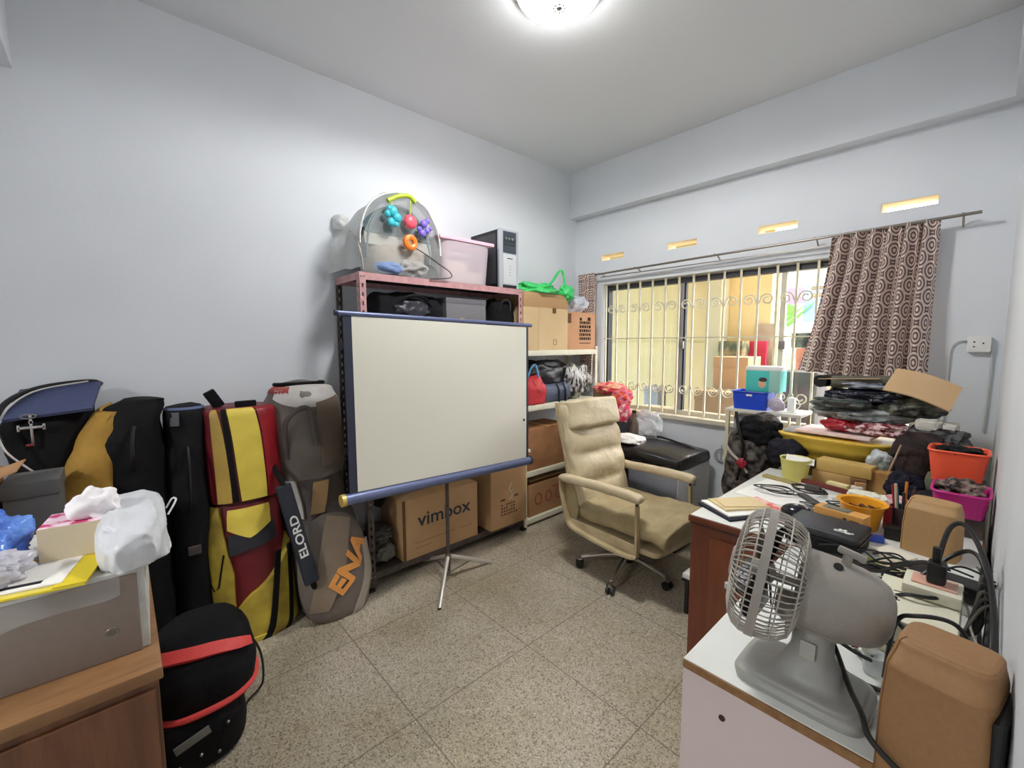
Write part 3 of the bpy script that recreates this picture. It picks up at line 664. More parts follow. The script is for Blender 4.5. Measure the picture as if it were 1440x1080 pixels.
def filmf(a, q):  # side wall and roof of wrap
    w = PI*min(a*1.0, 1); xx = .135-.33*q; y = -.262*math.cos(w)*(1+.12*q*(a < .5)); z = .03+(.445*math.sin(w)**.55)*(1-.22*q)
    return wr((xx, y-.03*q*(1-a), max(z, .004)), .022, 8)
O('plastic_cover', B().grid(filmf, 44, 22), film, seat, ang=70)
O('plastic_front', B().grid(lambda a, q: wr((.137-.01*math.sin(q*3), -.262+.524*a, .006+q*.445*max(math.sin(PI*(.04+.92*a)), .0)**.5), .007, 10), 30, 20), film2, seat, ang=70)
O('rolled_edge', B().tube([wr((.137, -.262*math.cos(PI*a/30), .03+.447*math.sin(PI*a/30)**.55), .008, 7) for a in range(1, 30)], .006, 6), mat('bunched_film', (214, 216, 212), .25, bump=.6, bsc=30), seat)
O('cover_knot', B().blob((-.17, -.24, .33), (.05, .05, .05), 14, .3, 2, 4), film, seat, ang=70)
O('side_slot', B().loft(Loft([((-.02,-.272,.12),(.02,0,0),(0,.004,0),2),((-.01,-.274,.17),(.03,0,0),(0,.005,0),2),((.02,-.272,.24),(.022,0,0),(0,.004,0),2)]), 16, 8), dark, seat)
O('wire_loop', B().tube(sp([(.12,.04,.20), (.15,.12,.16), (.17,.22,.10), (.18,.30,.055), (.18,.30,.02), (.17,.16,.0)]), .0035, 6), dark, seat)
O('white_cord', B().tube(sp([(.02,-.268,.25), (.12,-.27,.17), (.14,-.255,.08), (.14,-.25,.02)]), .0035, 6), whv, seat)
# toy arch
toy = T('toy_arch', 'lime green toy bar with hanging rattles clipped over the wrapped baby seat', 'toy', (-2.345, 1.30, TZ+.44))
lime = mat('lime_plastic', (176, 200, 50), .4); 
def tp(x, y, dx=0): p = ax(x, y, -2.345+dx); return (p.x+2.345, p.y-1.30, p.z-(TZ+.44))
O('arch', B().tube(sp([tp(545,282), tp(560,276), tp(575,276), tp(584,285)]), .013, 10), lime, toy)
O('end_link', B().tube(sp([tp(551,282), tp(550,290), tp(550,297)]), .004, 6), lime, toy)
O('end_link', B().tube(sp([tp(577,282), tp(577,294), tp(577,303)]), .004, 6), lime, toy)
cy_ = mat('turquoise_plastic', (60, 186, 200), .4); b = B()
for x, y, r in ((552,297,.026), (545,300,.017), (558,306,.024), (550,312,.02), (557,315,.014), (548,293,.016)): b.ball(tp(x,y,.01), (r*.85,r*1.15,r*1.2), 3)
O('turquoise_rattle', b, cy_, toy)
b = B(); b.ball(tp(577,312,.01), (.025,.041,.041), 3)
for k in range(8): 
    c = V(tp(577,312,.01)); a = k*PI/4; b.ball(c+V((0,.036*math.cos(a),.036*math.sin(a))), .009, 2)
O('coral_rattle', b, mat('coral_plastic', (236, 92, 112), .4), toy)
b = B()
for x, y, r in ((596,315,.018), (601,311,.012), (594,328,.017), (601,325,.013), (590,322,.012), (605,322,.009)): b.ball(tp(x,y,.005), (r,r*1.35,r*1.35), 3)
O('violet_rattle', b, mat('violet_plastic', (132, 112, 214), .4), toy)
b = B(); c = V(tp(577,341,.01))
b.tube([c+V((0,.03*math.cos(2*PI*i/20),.03*math.sin(2*PI*i/20))) for i in range(20)], .018, 8, closed=True)
b.ball(c+V((0,-.022,.022)), .012, 2); b.ball(c+V((0,.022,.022)), .012, 2); b.ball(c+V((0,0,-.03)), .012, 2)
O('orange_ring', b, mat('orange_plastic', (244, 134, 44), .4), toy)
# pink storage box
t = T('storage_tub', 'translucent storage tub with a pink lid between the baby seat and the computer', 'storage box', (-2.50, 1.76, TZ))
pt_ = mat('frosted_tub', (226, 212, 220), .3, alpha=.6, bump=.1, bsc=20)
O('tub', B().loft(zloft([(0,0,.0,.125,.185,6),(0,0,.01,.13,.19,6),(0,0,.26,.145,.205,6),(0,0,.27,.146,.206,6)]), 40, 8), pt_, t)
O('lid', B().box((-.155,-.222,.268), (.155,.222,.292), .008), mat('baby_pink_plastic', (240, 190, 208), .4), t)
O('contents', B().box((-.10,-.15,.012), (.11,.02,.15), .01).box((-.1,.03,.012), (.1,.15,.09), .01), mat('cream_card', (0,0,0)), t)
# computer tower
t = T('computer_tower', 'black and silver computer tower standing on the right end of the rack', 'computer', (-2.505, 2.115, TZ))
sil = mat('silver_plastic', (186, 190, 196), .35, .3)
O('case', B().box((-.17,-.088,.0), (.14,.088,.405), .003), mat('black_steel', (34, 34, 38), .45, .4), t)
O('front_bezel', B().box((.14,-.092,0), (.163,.092,.41), .006), sil, t)
O('drive_panel', B().box((.162,-.058,.245), (.167,.066,.395), .003), mat('slate_plastic', (60, 68, 76), .3), t)
O('lower_panel', B().box((.162,-.058,.03), (.1665,.066,.235), .003), mat('pale_silver', (204, 208, 210), .4, .2), t)
b = B()
for z in (.335,.322,.30): b.box((.167,-.05,z), (.168,.058,z+.005))
b.box((.1665,-.02,.205),(.168,.03,.21)); 
for k in range(4): b.box((.1665,.002,.15-.02*k), (.168,.008,.154-.02*k))
b.box((.163,-.06,.0), (.1655,.07,.022))
O('drive_slots', b, black, t)
b = B(); [b.ball((.168, y, .345), (.003,.01,.01), 2) for y in (-.03,.0,.03)]
O('audio_jacks', b, chrome, t)
O('side_vents', B().box((-.14,-.0905,.03),(.12,-.087,.38),.002), mat('vent_grey', (60, 60, 64), .5), t)
# second shelf : dark bags
SZ = 1.462
t = T('duffel_bag', 'black sports bag with straps lying on the rack shelf above the screen', 'bag', (-2.49, 1.38, SZ))
O('bag_body', B().loft(Loft([((.0,-.24,.15),(.10,0,0),(0,0,.1),2.4),((0,-.22,.15),(.12,0,0),(0,0,.14),2.4),((0,0,.155),(.125,0,0),(0,0,.152),2.4),((0,.16,.145),(.12,0,0),(0,0,.142),2.4),((0,.19,.14),(.09,0,0),(0,0,.1),2.4)]), 36, 30, .014, 10, 4), blackc, t, ang=60)
O('handle', B().tube(sp([(.10,-.12,.22), (.13,-.06,.27), (.135,.03,.27), (.12,.10,.22)]), .010, 6), black, t)
O('piping', B().tube([(.12*math.cos(i/20*2*PI)*1.02, .165, .145+.145*math.sin(i/20*2*PI)) for i in range(20)], .006, 6, closed=True), mat('grey_piping', (92, 92, 98), .5), t)
O('front_pocket', B().blob((.11,-.03,.18), (.035,.12,.07), 4, .3, 2.5, 4), mat('dark_satin', (46, 46, 54), .35, bump=.5, bsc=30), t)
t = T('grey_box', 'plain grey box on the rack shelf between the two black bags', 'box', (-2.50, 1.77, SZ))
O('carton', B().box((-.14,-.165,0), (.11,.165,.285), .003), mat('mid_grey_card', (122, 120, 124), .7), t)
O('lid_edge', B().box((-.142,-.167,.25), (.112,.167,.288), .003), mat('mid_grey_card2', (112, 110, 116), .7), t)
tag(O('brass_fitting', B().box((-2.345,1.66,1.60), (-2.32,1.70,1.615), .004).cyl((-2.33,1.67,1.46),(-2.33,1.67,1.61),.004), mat('brass', (196,160,90), .35, .8)), 'small brass fitting in front of the plain grey box', 'fitting')
t = T('black_bag', 'black boxy bag at the right end of the rack shelf above the screen', 'bag', (-2.50, 2.10, SZ))
O('bag_body', B().loft(zloft([(0,0,.0,.12,.11,4),(0,0,.02,.13,.12,4),(0,0,.26,.125,.118,3.5),(0,0,.30,.10,.09,3)]), 32, 20, .010, 9, 6), blackc, t, ang=60)
O('handle', B().tube(sp([(.12,-.05,.22), (.14,-.03,.29), (.14,.03,.29), (.12,.05,.22)]), .008, 6), black, t)
# behind screen lower left: dark bundles visible past the bag
crump('cloth_bundle', 'grey brown cloth bundle on the rack just left of the screen edge', 'bundle', (-2.50, 1.15, .98), (.10, .10, .17), mat('drab_cloth', (104, 96, 84), .85, rgb2=(64,60,58), sc=9, bump=.5), 14, .3, flat=.803)
crump('black_bundle', 'black bag on the rack shelf at the left edge of the screen', 'bundle', (-2.50, 1.12, 1.30-.68), (.11, .09, .17), blackc, 15, .25)
# bottom shelf boxes
t = T('cardboard_box', 'large cardboard box printed vimbox on the bottom shelf of the rack', 'box', (-2.46, 1.51, .102))
O('carton', B().box((-.17,-.29,0), (.125,.29,.385), .004), card, t)
O('tape', B().box((-.17,-.03,.3855), (.125,.03,.3865)), mat('brown_tape', (186, 140, 84), .3), t, smooth=False)
printed('vimbox', .125, (.1252, .02, .235), (0,1,0), (0,0,1), ink, t, .0015, 1.1)
b = B(); b.box((.1252,-.21,.095), (.1262,.10,.097)); b.box((.1252,.12,.095), (.1262,.24,.097)); b.box((.1252,-.2,.06), (.1262,-.08,.062)); b.box((.1252,-.29,.0), (.127,-.27,.386)) 
O('printed_line', b, brownink, t, smooth=False)
t = T('cardboard_box', 'cardboard box with a flame shaped print at the right end of the rack', 'box', (-2.43, 2.055, .102))
O('carton', B().box((-.17,-.165,0), (.135,.185,.435), .004), card, t)
O('lid_flap', B().box((-.17,-.165,.4355), (.135,.01,.4385)).box((-.17,.012,.4355), (.135,.185,.4385)), cardd, t, smooth=False)
b = B()
b.tube(sp([(.136,-.0,.20), (.136,.03,.24), (.136,.005,.28), (.136,.03,.33)]), .007, 6); b.tube(sp([(.136,.03,.2), (.136,.05,.24), (.136,.035,.28)]), .004, 6)
O('printed_flame', b, mat('pale_print2', (214, 190, 150), .7), t)
b = B()
for r in range(4):
    for k in range(7):
        if R.random() < .8: b.box((.1352,-.07+k*.024,.09+r*.024), (.1358,-.055+k*.024,.104+r*.024))
b.box((.1352,-.075,.2), (.1358,-.03,.215)); b.box((.1352,.06,.21), (.1358,.1,.225))
O('printed_symbols', b, brownink, t, smooth=False)
for i, (y, z, s) in enumerate(((1.13, .17, 1), (1.12, .29, .8))):
    crump('plastic_bag', ('clear plastic bundle on the bottom rack shelf left of the vimbox carton', 'dark plastic bag pushed in above the clear bundle on the bottom rack shelf')[i], 'plastic bag', (-2.46, y, z), (.10, .075, .062*s), (mat('smoky_film', (120, 122, 112), .3, alpha=.7, bump=.6), mat('dark_film', (60, 60, 56), .3, bump=.6))[i], 20+i, .3, flat=.103 if i == 0 else None)

# ================================================================== PROJECTION SCREEN
navy = mat('blue_grey_metal', (104, 114, 150), .35, .3)
scx, scy = -2.115, 1.40
t = T('projection_screen', 'portable projection screen with a blue grey case standing on a tripod', 'projection screen', (scx, scy, 0))
YL, YR = .815-scy, 2.055-scy
ztl, ztr, zbl, zbr = 1.597, 1.568, .705, .665
sm = mat('screen_fabric', (222, 220, 206), .7)
def scf(a, q):
    y = (YL+.035)+(YR-YL-.055)*a; zt = ztl-.014+(ztr-ztl)*a; zb = zbl+(zbr-zbl)*a
    return (.030+.004*math.sin(PI*a), y, zb+(zt-zb)*q)
O('screen_fabric', B().grid(scf, 16, 12, thick=.002), sm, t)
bd = mat('dark_blue_border', (46, 50, 68), .6)
O('border', B().box((.022, YL-.005, zbl), (.029, YL+.038, ztl-.012)), bd, t, smooth=False)
O('border', B().box((.022, YR-.022, zbr), (.029, YR+.0, ztr-.012)), bd, t, smooth=False)
O('top_rod', B().cyl((.026, YL-.035, ztl), (.026, YR+.03, ztr), .012), navy, t)
O('rod_cap', B().cyl((.026, YL-.045, ztl), (.026, YL-.03, ztl), .014), bd, t)
O('case', B().cyl((.02, YL-.03, zbl-.03), (.02, YR+.012, zbr-.03), .029, seg=24), navy, t)
O('case_cap', B().cyl((.02, YL-.048, zbl-.03), (.02, YL-.028, zbl-.03), .031, seg=24), mat('gold_cap', (216, 186, 104), .4, .3), t)
O('case_cap', B().cyl((.02, YR+.012, zbr-.03), (.02, YR+.028, zbr-.03), .031, seg=24), bd, t)
O('pole', B().cyl((-.02, .015, .06), (-.02, .015, 1.60), .011), dark, t)
O('corner_clip', B().box((.0, YR+.0, zbr+.03), (.035, YR+.02, zbr+.05), .004), white, t)
O('pull_tab', B().ball((.034, YR-.045, .93), (.004,.008,.01), 2), black, t)
pb = V((-.02, .015, 0)); hub = pb+V((0, 0, .155))
O('hub', B().cyl(hub-V((0,0,.02)), hub+V((0,0,.02)), .018).cyl(pb+V((0,0,.03)), pb+V((0,0,.06)), .015), gunm, t)
feet = [az(618,857,.004)-V((scx,scy,0)), az(690,791,.004)-V((scx,scy,0)), az(597,788,.004)-V((scx,scy,0))]
for f in feet:
    f.z = .008
    O('leg', B().tube([hub, f], [.012, .012], 10), mat('bright_tube', (214, 212, 204), .3, .6), t)
    O('foot_cap', B().tube([f+(hub-f)*.05, f], [.012, .011], 10), black, t)
    O('brace', B().tube([pb+V((0,0,.045)), hub.lerp(f, .55)], .005, 8), gunm, t)

# ================================================================== WHITE RACK in the corner
WF, WB, WYA, WYB = -2.34, -2.68, 2.275, 3.16
t = T('white_rack', 'cream painted open shelving rack in the corner beside the window', 'rack', (0, 0, 0))
for x in (WF, WB):
    for y in (WYA, WYB):
        O('post', B().box((x-.004 if x == WF else x, y-.016, 0), (x+.002 if x == WF else x+.006, y+.016, 1.42 if x == WF else 1.42)), cream, t, smooth=False)
WS = (1.375, .945, .425, .045)
for z in WS: O('shelf', B().box((WB, WYA, z-.022 if z < 1 else z-.025), (WF+.004, WYB, z+.018), .003), mat('pale_cream_paint', (226, 224, 204), .5, rgb2=(212,208,184), sc=10), t)
b = B()
for z in (.10,.125,.16): b.cyl((WF, WYA, z), (WF+.004, WYA, z), .006, seg=8)
O('bolt', b, black, t)
# contents
z = WS[0]+.019
t = T('cardboard_box', 'tall pale cardboard box under a green plastic bag on the cream rack', 'box', (-2.5, 2.51, z))
O('carton', B().box((-.16,-.25,0), (.155,.255,.44), .004), card2, t)
O('top_band', B().box((-.1615,-.2515,.33), (.1575,.2575,.441), .002), card, t)
O('side_flap', B().box((.1555,-.09,.0), (.158,.255,.33)), card2, t, smooth=False)
b = B(); b.box((.158,.07,.29), (.1592,.11,.33)); b.box((.158,.08,.04), (.1592,.12,.043)); b.box((.158,.08,.08), (.1592,.12,.083)); b.box((.158,.08,.04), (.1592,.083,.08)); b.box((.158,.117,.04), (.1592,.12,.08))
O('printed_mark', b, brownink, t, smooth=False)
grn = mat('green_plastic_film', (40, 190, 96), .3, rgb2=(90, 220, 130), sc=14, bump=.6, bsc=22)
t = T('plastic_bag', 'green plastic carrier bag tied on top of the tall pale cardboard box', 'plastic bag', (-2.46, 2.52, z+.442))
O('bag_body', B().blob((0,0,.012), (.14,.25,.075), 33, .42, 2.4, 5, .001), grn, t, ang=70)
O('bag_handle', B().tube(sp([(.08,.02,.05), (.09,.08,.10), (.10,.16,.19), (.10,.20,.185), (.10,.22,.10), (.08,.20,.05)]), [.016]*4+[.011]*22+[.016]*5, 6), grn, t, ang=70)
O('knot', B().blob((.10,.25,.02), (.06,.06,.065), 35, .4, 2.6, 4), grn, t, ang=70)
t = T('cardboard_box', 'orange brown cardboard box with black printing beside the window curtain', 'box', (-2.5, 2.96, z))
O('carton', B().box((-.15,-.185,0), (.15,.19,.315), .004), mat('orange_cardboard', (192, 142, 104), .85, rgb2=(202,154,116), sc=5), t)
b = B()
for r in range(5):
    y = -.03
    while y < .12:
        w = R.uniform(.012, .03); b.box((.1502, y, .08+r*.034), (.151, min(y+w, .125), .104+r*.034)); y += w+.008
b.box((.1502,-.03,.05), (.151,.125,.056)); b.box((.1502,-.03,.245), (.151,.0,.27)); b.box((.1502,.08,.245), (.151,.12,.275))
O('printed_block', b, mat('black_print', (44, 34, 32), .8), t, smooth=False)
O('corner_tape', B().box((.1502,-.185,.22), (.1508,-.14,.3)), brownink, t, smooth=False)
crump('plastic_bag', 'pale translucent plastic bag stuffed on the orange brown box', 'plastic bag', (-2.47, 2.94, z+.39), (.12, .155, .085), mat('milky_film', (214, 218, 230), .25, alpha=.88, bump=.7, bsc=20), 37, .3, flat=z+.318)
z = WS[1]+.019
t = T('tote_bag', 'bright red bag with a blue cord handle on the middle shelf of the cream rack', 'bag', (-2.42, 2.425, z))
O('bag_body', B().loft(zloft([(0,0,.0,.06,.08,2.6),(0,0,.02,.08,.115,2.6),(0,0,.12,.08,.12,2.6),(0,0,.19,.06,.10,2.2),(0,0,.225,.03,.085,2)]), 32, 20, .014, 10, 61), mat('red_nylon', (206, 50, 56), .6, rgb2=(178,36,44), sc=10, bump=.5, bsc=24), t, ang=60)
O('cord_handle', B().tube(sp([(.02,-.07,.21), (.04,-.04,.30), (.04,.0,.31), (.05,.02,.24), (.05,.03,.20)]), .007, 6), mat('sky_blue_cord', (96, 168, 214), .6), t)
O('seam', B().tube(sp([(.062,-.06,.20), (.075,-.02,.14), (.085,.0,.10), (.07,.05,.18)]), .003, 6), black, t)
t = T('travel_bag', 'slate blue holdall with black straps beside the red bag', 'bag', (-2.44, 2.68, z))
O('bag_body', B().loft(Loft([((0,-.14,.075),(.07,0,0),(0,0,.07),3),((0,-.12,.075),(.08,0,0),(0,0,.075),3),((0,.12,.075),(.08,0,0),(0,0,.075),3),((0,.14,.075),(.07,0,0),(0,0,.07),3)]), 28, 16, .006, 10, 63), mat('slate_nylon', (72, 82, 104), .6, bump=.4), t, ang=60)
for y in (-.0, .08): O('strap', B().tube(sp([(.06,y,.15), (.084,y,.10), (.086,y,.02), (.09,y+.01,-.05)]), .008, 6), black, t)
crump('black_bag', 'black bag heaped at the back of the middle shelf above the slate blue holdall', 'bag', (-2.53, 2.66, z+.21), (.12, .33, .145), mat('black_satin', (34, 34, 40), .4, bump=.5, bsc=25), 39, .3)
crump('striped_bag', 'shiny black and silver striped bag at the right end of the middle shelf', 'bag', (-2.43, 2.97, z+.155), (.09, .17, .145), mat('silver_stripe_film', (30, 30, 32), .3, rgb2=(206, 204, 200), sc=9, amt=.12, stretch=(1, 5, 1.4), bump=.5), 41, .3, flat=z)
z = WS[2]+.019
t = T('cardboard_box', 'brown cardboard box on the lower shelf of the cream rack behind the chair', 'box', (-2.5, 2.56, z))
O('carton', B().box((-.15,-.24,0), (.145,.25,.33), .004), mat('worn_cardboard', (176, 128, 84), .85, rgb2=(140,94,60), sc=8), t)
O('tape', B().box((-.15,-.02,.3305), (.145,.03,.3315)), mat('brown_tape', (0,0,0)), t, smooth=False)
z = WS[3]+.019
t = T('cardboard_box', 'cardboard box with faded red printing on the bottom shelf of the cream rack', 'box', (-2.5, 2.58, z))
O('carton', B().box((-.15,-.25,0), (.14,.25,.26), .004), cardd, t)
O('open_flap', B().obox((.06,-.0,.275), (.16,.46,.004), (0,-.2,0)), card2, t, smooth=False)
b = B()
for yy in (-.14, -.02, .1): b.tube([(.1405, yy+.035*math.cos(i/16*2*PI), .13+.045*math.sin(i/16*2*PI)) for i in range(16)], .005, 4, closed=True)
b.box((.1402,.03,.19),(.141,.1,.2))
O('printed_ring', b, mat('faded_red_print', (150, 60, 46), .8), t)
# ================================================================== OFFICE CHAIR
lea = mat('beige_leather', (206, 192, 160), .5, rgb2=(192, 176, 142), sc=7, bump=.8, bsc=13)
leas = mat('soiled_beige_cloth', (176, 160, 122), .8, rgb2=(140, 124, 90), sc=9, amt=.5, bump=.7, bsc=16)
lead = mat('beige_shell', (196, 180, 146), .5, rgb2=(160,142,106), sc=9)
t = T('office_chair', 'beige leather executive armchair on a five star caster base', 'chair', (-1.445, 2.33, 0), (0, 0, math.radians(-4)))
CH = t
# back : axis from bottom to top leaning back
def along(p0, p1, n): return [V(p0).lerp(V(p1), i/n) for i in range(n+1)]
def cushion_path(pts, halfw, depth, seams, wv=V((0,1,0)), fullness=.28, endr=.25):
    """sections along pts; seams = params of stitched grooves"""
    secs = []; n = len(pts)-1
    for i, p in enumerate(pts):
        q = i/n
        tdir = (pts[min(i+1,n)]-pts[max(i-1,0)]).normalized(); nd = tdir.cross(wv).normalized()
        ds = min([abs(q-s) for s in seams]+[1]); g = min(1, (ds*n/5.0))
        e = min(1, min(q, 1-q)*n/3.0); e = math.sqrt(max(0, 1-(1-e)**2))
        k = (1-fullness*(1-math.sqrt(max(0,1-(1-g)**2))))*(.35+.65*e)
        secs.append((p, wv*(halfw*(.86+.14*e)*(1-.02*(1-g))), nd*depth*k, 3.2))
    return Loft(secs)
bpts = sp([(-.225,0,.40), (-.255,0,.56), (-.30,0,.75), (-.35,0,.92), (-.375,0,1.055)], 9)
Lb = cushion_path(bpts, .250, .078, [.46, .70, .235], fullness=.42)
back = O('backrest', B().loft(Lb, 40, 72, .006, 12, 3), lea, t, ang=60)
O('seam', B().tube([Lb.pt(.60+.30*i/24, .70) for i in range(25)], .0028, 6), mat('dark_stitch', (112, 94, 62), .8), back)
hpts = sp([(-.305,0,.885), (-.325,0,.95), (-.342,0,1.01), (-.36,0,1.07)], 8)
O('headrest', B().loft(cushion_path(hpts, .238, .082, []), 40, 30, .006, 10, 4), lea, t, ang=60)
O('back_shell', B().loft(Loft([(p+V((-.045,0,0)), V((0,.25,0)), V((-.028,0,-.005)), 4) for p in bpts[::3]]), 30, 24), lead, t)
# seat
spts = sp([(-.21,0,.395), (-.05,0,.395), (.15,0,.405), (.33,0,.41), (.41,0,.395)], 9)
Ls = cushion_path(spts, .262, .075, [.38, .72], fullness=.24)
seat_ = O('seat', B().loft(Ls, 40, 60, .008, 9, 8), leas, t, ang=60)
O('seat_pan', B().loft(Loft([((-.24,0,.30),(0,.24,0),(0,0,.03),4),((.0,0,.295),(0,.25,0),(0,0,.03),4),((.30,0,.295),(0,.24,0),(0,0,.028),4),((.36,0,.31),(0,.22,0),(0,0,.015),4)]), 28, 20), lead, t)
for s in (-1, 1):
    y = s*.275
    fr = sp([(-.335,y,.58), (-.33,y,.50), (-.29,y,.36), (-.25,y,.29), (-.10,y,.265), (.10,y,.255), (.225,y,.262), (.245,y,.30), (.245,y,.42), (.243,y,.56)], 6)
    b = B()
    # flat band frame
    P = fr
    def band(P, w, th):
        bb = B(); n = len(P)
        rings = []
        for i, p in enumerate(P):
            d = (P[min(i+1,n-1)]-P[max(i-1,0)]).normalized(); nd = V((0,1,0)).cross(d).normalized()
            ww = w[i] if isinstance(w, list) else w
            rings.append([bb.bm.verts.new(p+V((0,a,0))+nd*c) for a, c in ((-ww,-th),(ww,-th),(ww,th),(-ww,th))])
        for i in range(n-1):
            for k in range(4): bb.bm.faces.new((rings[i][k], rings[i][(k+1)%4], rings[i+1][(k+1)%4], rings[i+1][k]))
        bb.bm.faces.new(rings[0]); bb.bm.faces.new(rings[-1]); return bb
    n = len(P)
    O('side_frame', band(P, [.022 if i < n*.72 else .013 for i in range(n)], .007), lead, t)
    O('arm_post', B().box((.236,y-.012,.29), (.246,y+.012,.575), .003), dark, t)
    O('armrest', B().loft(cushion_path(sp([(-.345,y,.585), (-.2,y,.592), (.0,y,.602), (.18,y,.605), (.27,y,.60)], 6), .030, .026, []), 20, 30, .002, 20, s), lea, t, ang=60)
    O('side_bolster', B().loft(Loft([((-.27,y*.86,.33),(.045,0,0),(0,.022,0),3),((-.26,y*.87,.40),(.055,0,0),(0,.03,0),3),((-.28,y*.87,.50),(.05,0,0),(0,.028,0),3),((-.31,y*.86,.60),(.03,0,0),(0,.02,0),3)]), 20, 20), leas, t)
    O('base_apron', B().obox((-.02, y*.93, .295), (.5, .012, .06), (0,0,0), .005), lead, t)
O('column', B().cyl((-.015,0,.10), (-.015,0,.20), .034).cyl((-.015,0,.20), (-.015,0,.275), .022), black, t)
O('tilt_mechanism', B().box((-.12,-.07,.235), (.11,.07,.275), .012), dark, t)
O('hub', B().lathe([(0,.115),(.045,.115),(.05,.10),(.05,.07),(.035,.055),(0,.055)], 20, (-.015,0,0)), black, t)
cas = [(-.215,-.21), (.095,-.30), (.265,-.01), (.025,.28), (-.265,.12)]
for i, (x, y) in enumerate(cas):
    d = V((x+.015, y, 0)); dn = d.normalized(); e = V((x, y, .072))
    O('base_leg', B().tube([V((-.015,0,.10))+dn*.03, V((-.015,0,.095)).lerp(e, .5)+V((0,0,.01)), e], [.022,.018,.014], 10), mat('polished_steel', (206,204,200), .22, .9), t)
    c_ = O('caster', B().cyl(e+V((0,0,-.02)), e+V((0,0,.008)), .009, seg=10), gunm, t)
    b = B(); p = V((dn.y, -dn.x, 0)); cc = V((x+dn.x*.012, y+dn.y*.012, .027))
    for s in (-1, 1): b.cyl(cc+p*s*.006, cc+p*s*.022, .0255, seg=20)
    O('caster_wheel', b, black, c_)
    O('caster_hood', B().tube([cc+p*s*.0+V((0,0,.027))+dn*.012*s for s in (-1, 0, 1)], .012, 8), gunm, c_)

# ================================================================== WINDOW CORNER
lg = mat('light_grey_metal', (190, 192, 194), .5, 0, rgb2=(176, 178, 180), sc=4)
t = T('metal_cabinet', 'low light grey metal cabinet under the window behind the chair', 'cabinet', (-1.63, 2.97, 0))
O('body', B().box((-.29,-.24,.03), (.30,.24,.575), .006), lg, t)
O('front_panel', B().box((-.28,-.246,.05), (.29,-.2405,.56), .002), mat('blue_grey_panel', (146, 150, 162), .3, .3), t)
O('emblem', B().tube([(.302, -.02, .44), (.302, .0, .47), (.302, .02, .44), (.302, -.02, .44)], .002, 5), dark, t)
O('foot', B().box((-.27,-.22,0), (.28,.22,.03)), black, t)
t = T('laptop_bag', 'glossy black padded bag lying across the grey metal cabinet', 'bag', (-1.64, 2.98, .577))
O('bag_body', B().loft(Loft([((-.32,-.02,.045),(0,.21,0),(0,0,.03),4),((-.3,-.02,.05),(0,.235,0),(0,0,.045),4),((.0,-.02,.06),(0,.245,0),(0,0,.055),4),((.28,-.01,.05),(0,.235,0),(0,0,.045),4),((.31,-.01,.045),(0,.2,0),(0,0,.03),4)]), 36, 30, .012, 9, 71), mat('glossy_black_vinyl', (30, 29, 32), .3, bump=.35, bsc=20), t, ang=60)
O('front_flap', B().obox((-.17,-.262,-.10), (.2,.006,.22), (0,0,0), .002), black, t)
O('edge_strap', B().tube(sp([(-.25,.1,.12), (-.05,.14,.13), (.15,.1,.115), (.28,.08,.09)]), .008, 6), black, t)
crump('white_cloth', 'white paper bag lying on the glossy black bag below the window', 'bag', (-1.80, 2.86, .71), (.13, .09, .04), mat('white_tissue2', (244, 244, 242), .8), 43, .25, flat=.695)
t = T('bottle', 'dusty brown bottle standing behind the white paper bag', 'bottle', (-1.86, 3.02, .69))
O('bottle_body', B().lathe([(0,0),(.034,0),(.037,.01),(.037,.11),(.030,.135),(.014,.165),(.013,.20),(0,.20)], 20), mat('dusty_brown', (92, 74, 66), .4, rgb2=(120,104,96), sc=12), t)
O('cap', B().cyl((0,0,.20), (0,0,.222), .016), black, t)
crump('plastic_bag', 'clear wrinkled plastic bag standing beside the dusty brown bottle', 'plastic bag', (-1.77, 3.10, .80), (.10, .075, .115), mat('clear_crinkle', (226, 232, 234), .12, alpha=.5, bump=.9, bsc=18), 45, .35, flat=.69)
t = T('black_box', 'tall black box at the left corner below the window', 'box', (-2.08, 3.03, 0))
O('carton', B().box((-.13,-.12,0), (.10,.13,.84), .006), mat('satin_black', (26, 24, 34), .4), t)
O('edge_strip', B().box((.085,-.123,.01), (.102,-.12,.83)), gunm, t, smooth=False)
t = T('cardboard_box', 'open cardboard box with a pink cloth on the tall black box', 'box', (-2.08, 3.04, .842))
O('carton', B().box((-.12,-.11,0), (.075,.12,.225), .004), mat('drab_cardboard', (168, 144, 106), .85), t)
O('flap', B().obox((.09,.0,.20), (.004,.2,.07), (0,.3,0)), card2, t, smooth=False)
pk = mat('pink_orange_floral', (232, 70, 96), .8, rgb2=(248, 184, 150), sc=16, amt=.12, bump=.6, bsc=22)
t = T('cloth', 'pink and orange floral cloth draped over the open cardboard box', 'cloth', (-2.05, 3.0, 1.07))
O('cloth_top', B().blob((-.02,0,.005), (.14,.12,.05), 47, .35, 2.4, 5), pk, t, ang=70)
O('cloth_fold', B().blob((.13,-.06,-.055), (.085,.07,.075), 48, .35, 2.4, 5), mat('orange_floral', (244, 96, 60), .8, rgb2=(240, 130, 150), sc=20, amt=.12, bump=.6), t, ang=70)
O('cloth_hang', B().blob((.14,-.075,-.15), (.07,.055,.10), 49, .35, 2.4, 5), mat('pink_floral', (222, 60, 104), .8, rgb2=(250, 190, 190), sc=20, amt=.12, bump=.6), t, ang=70)
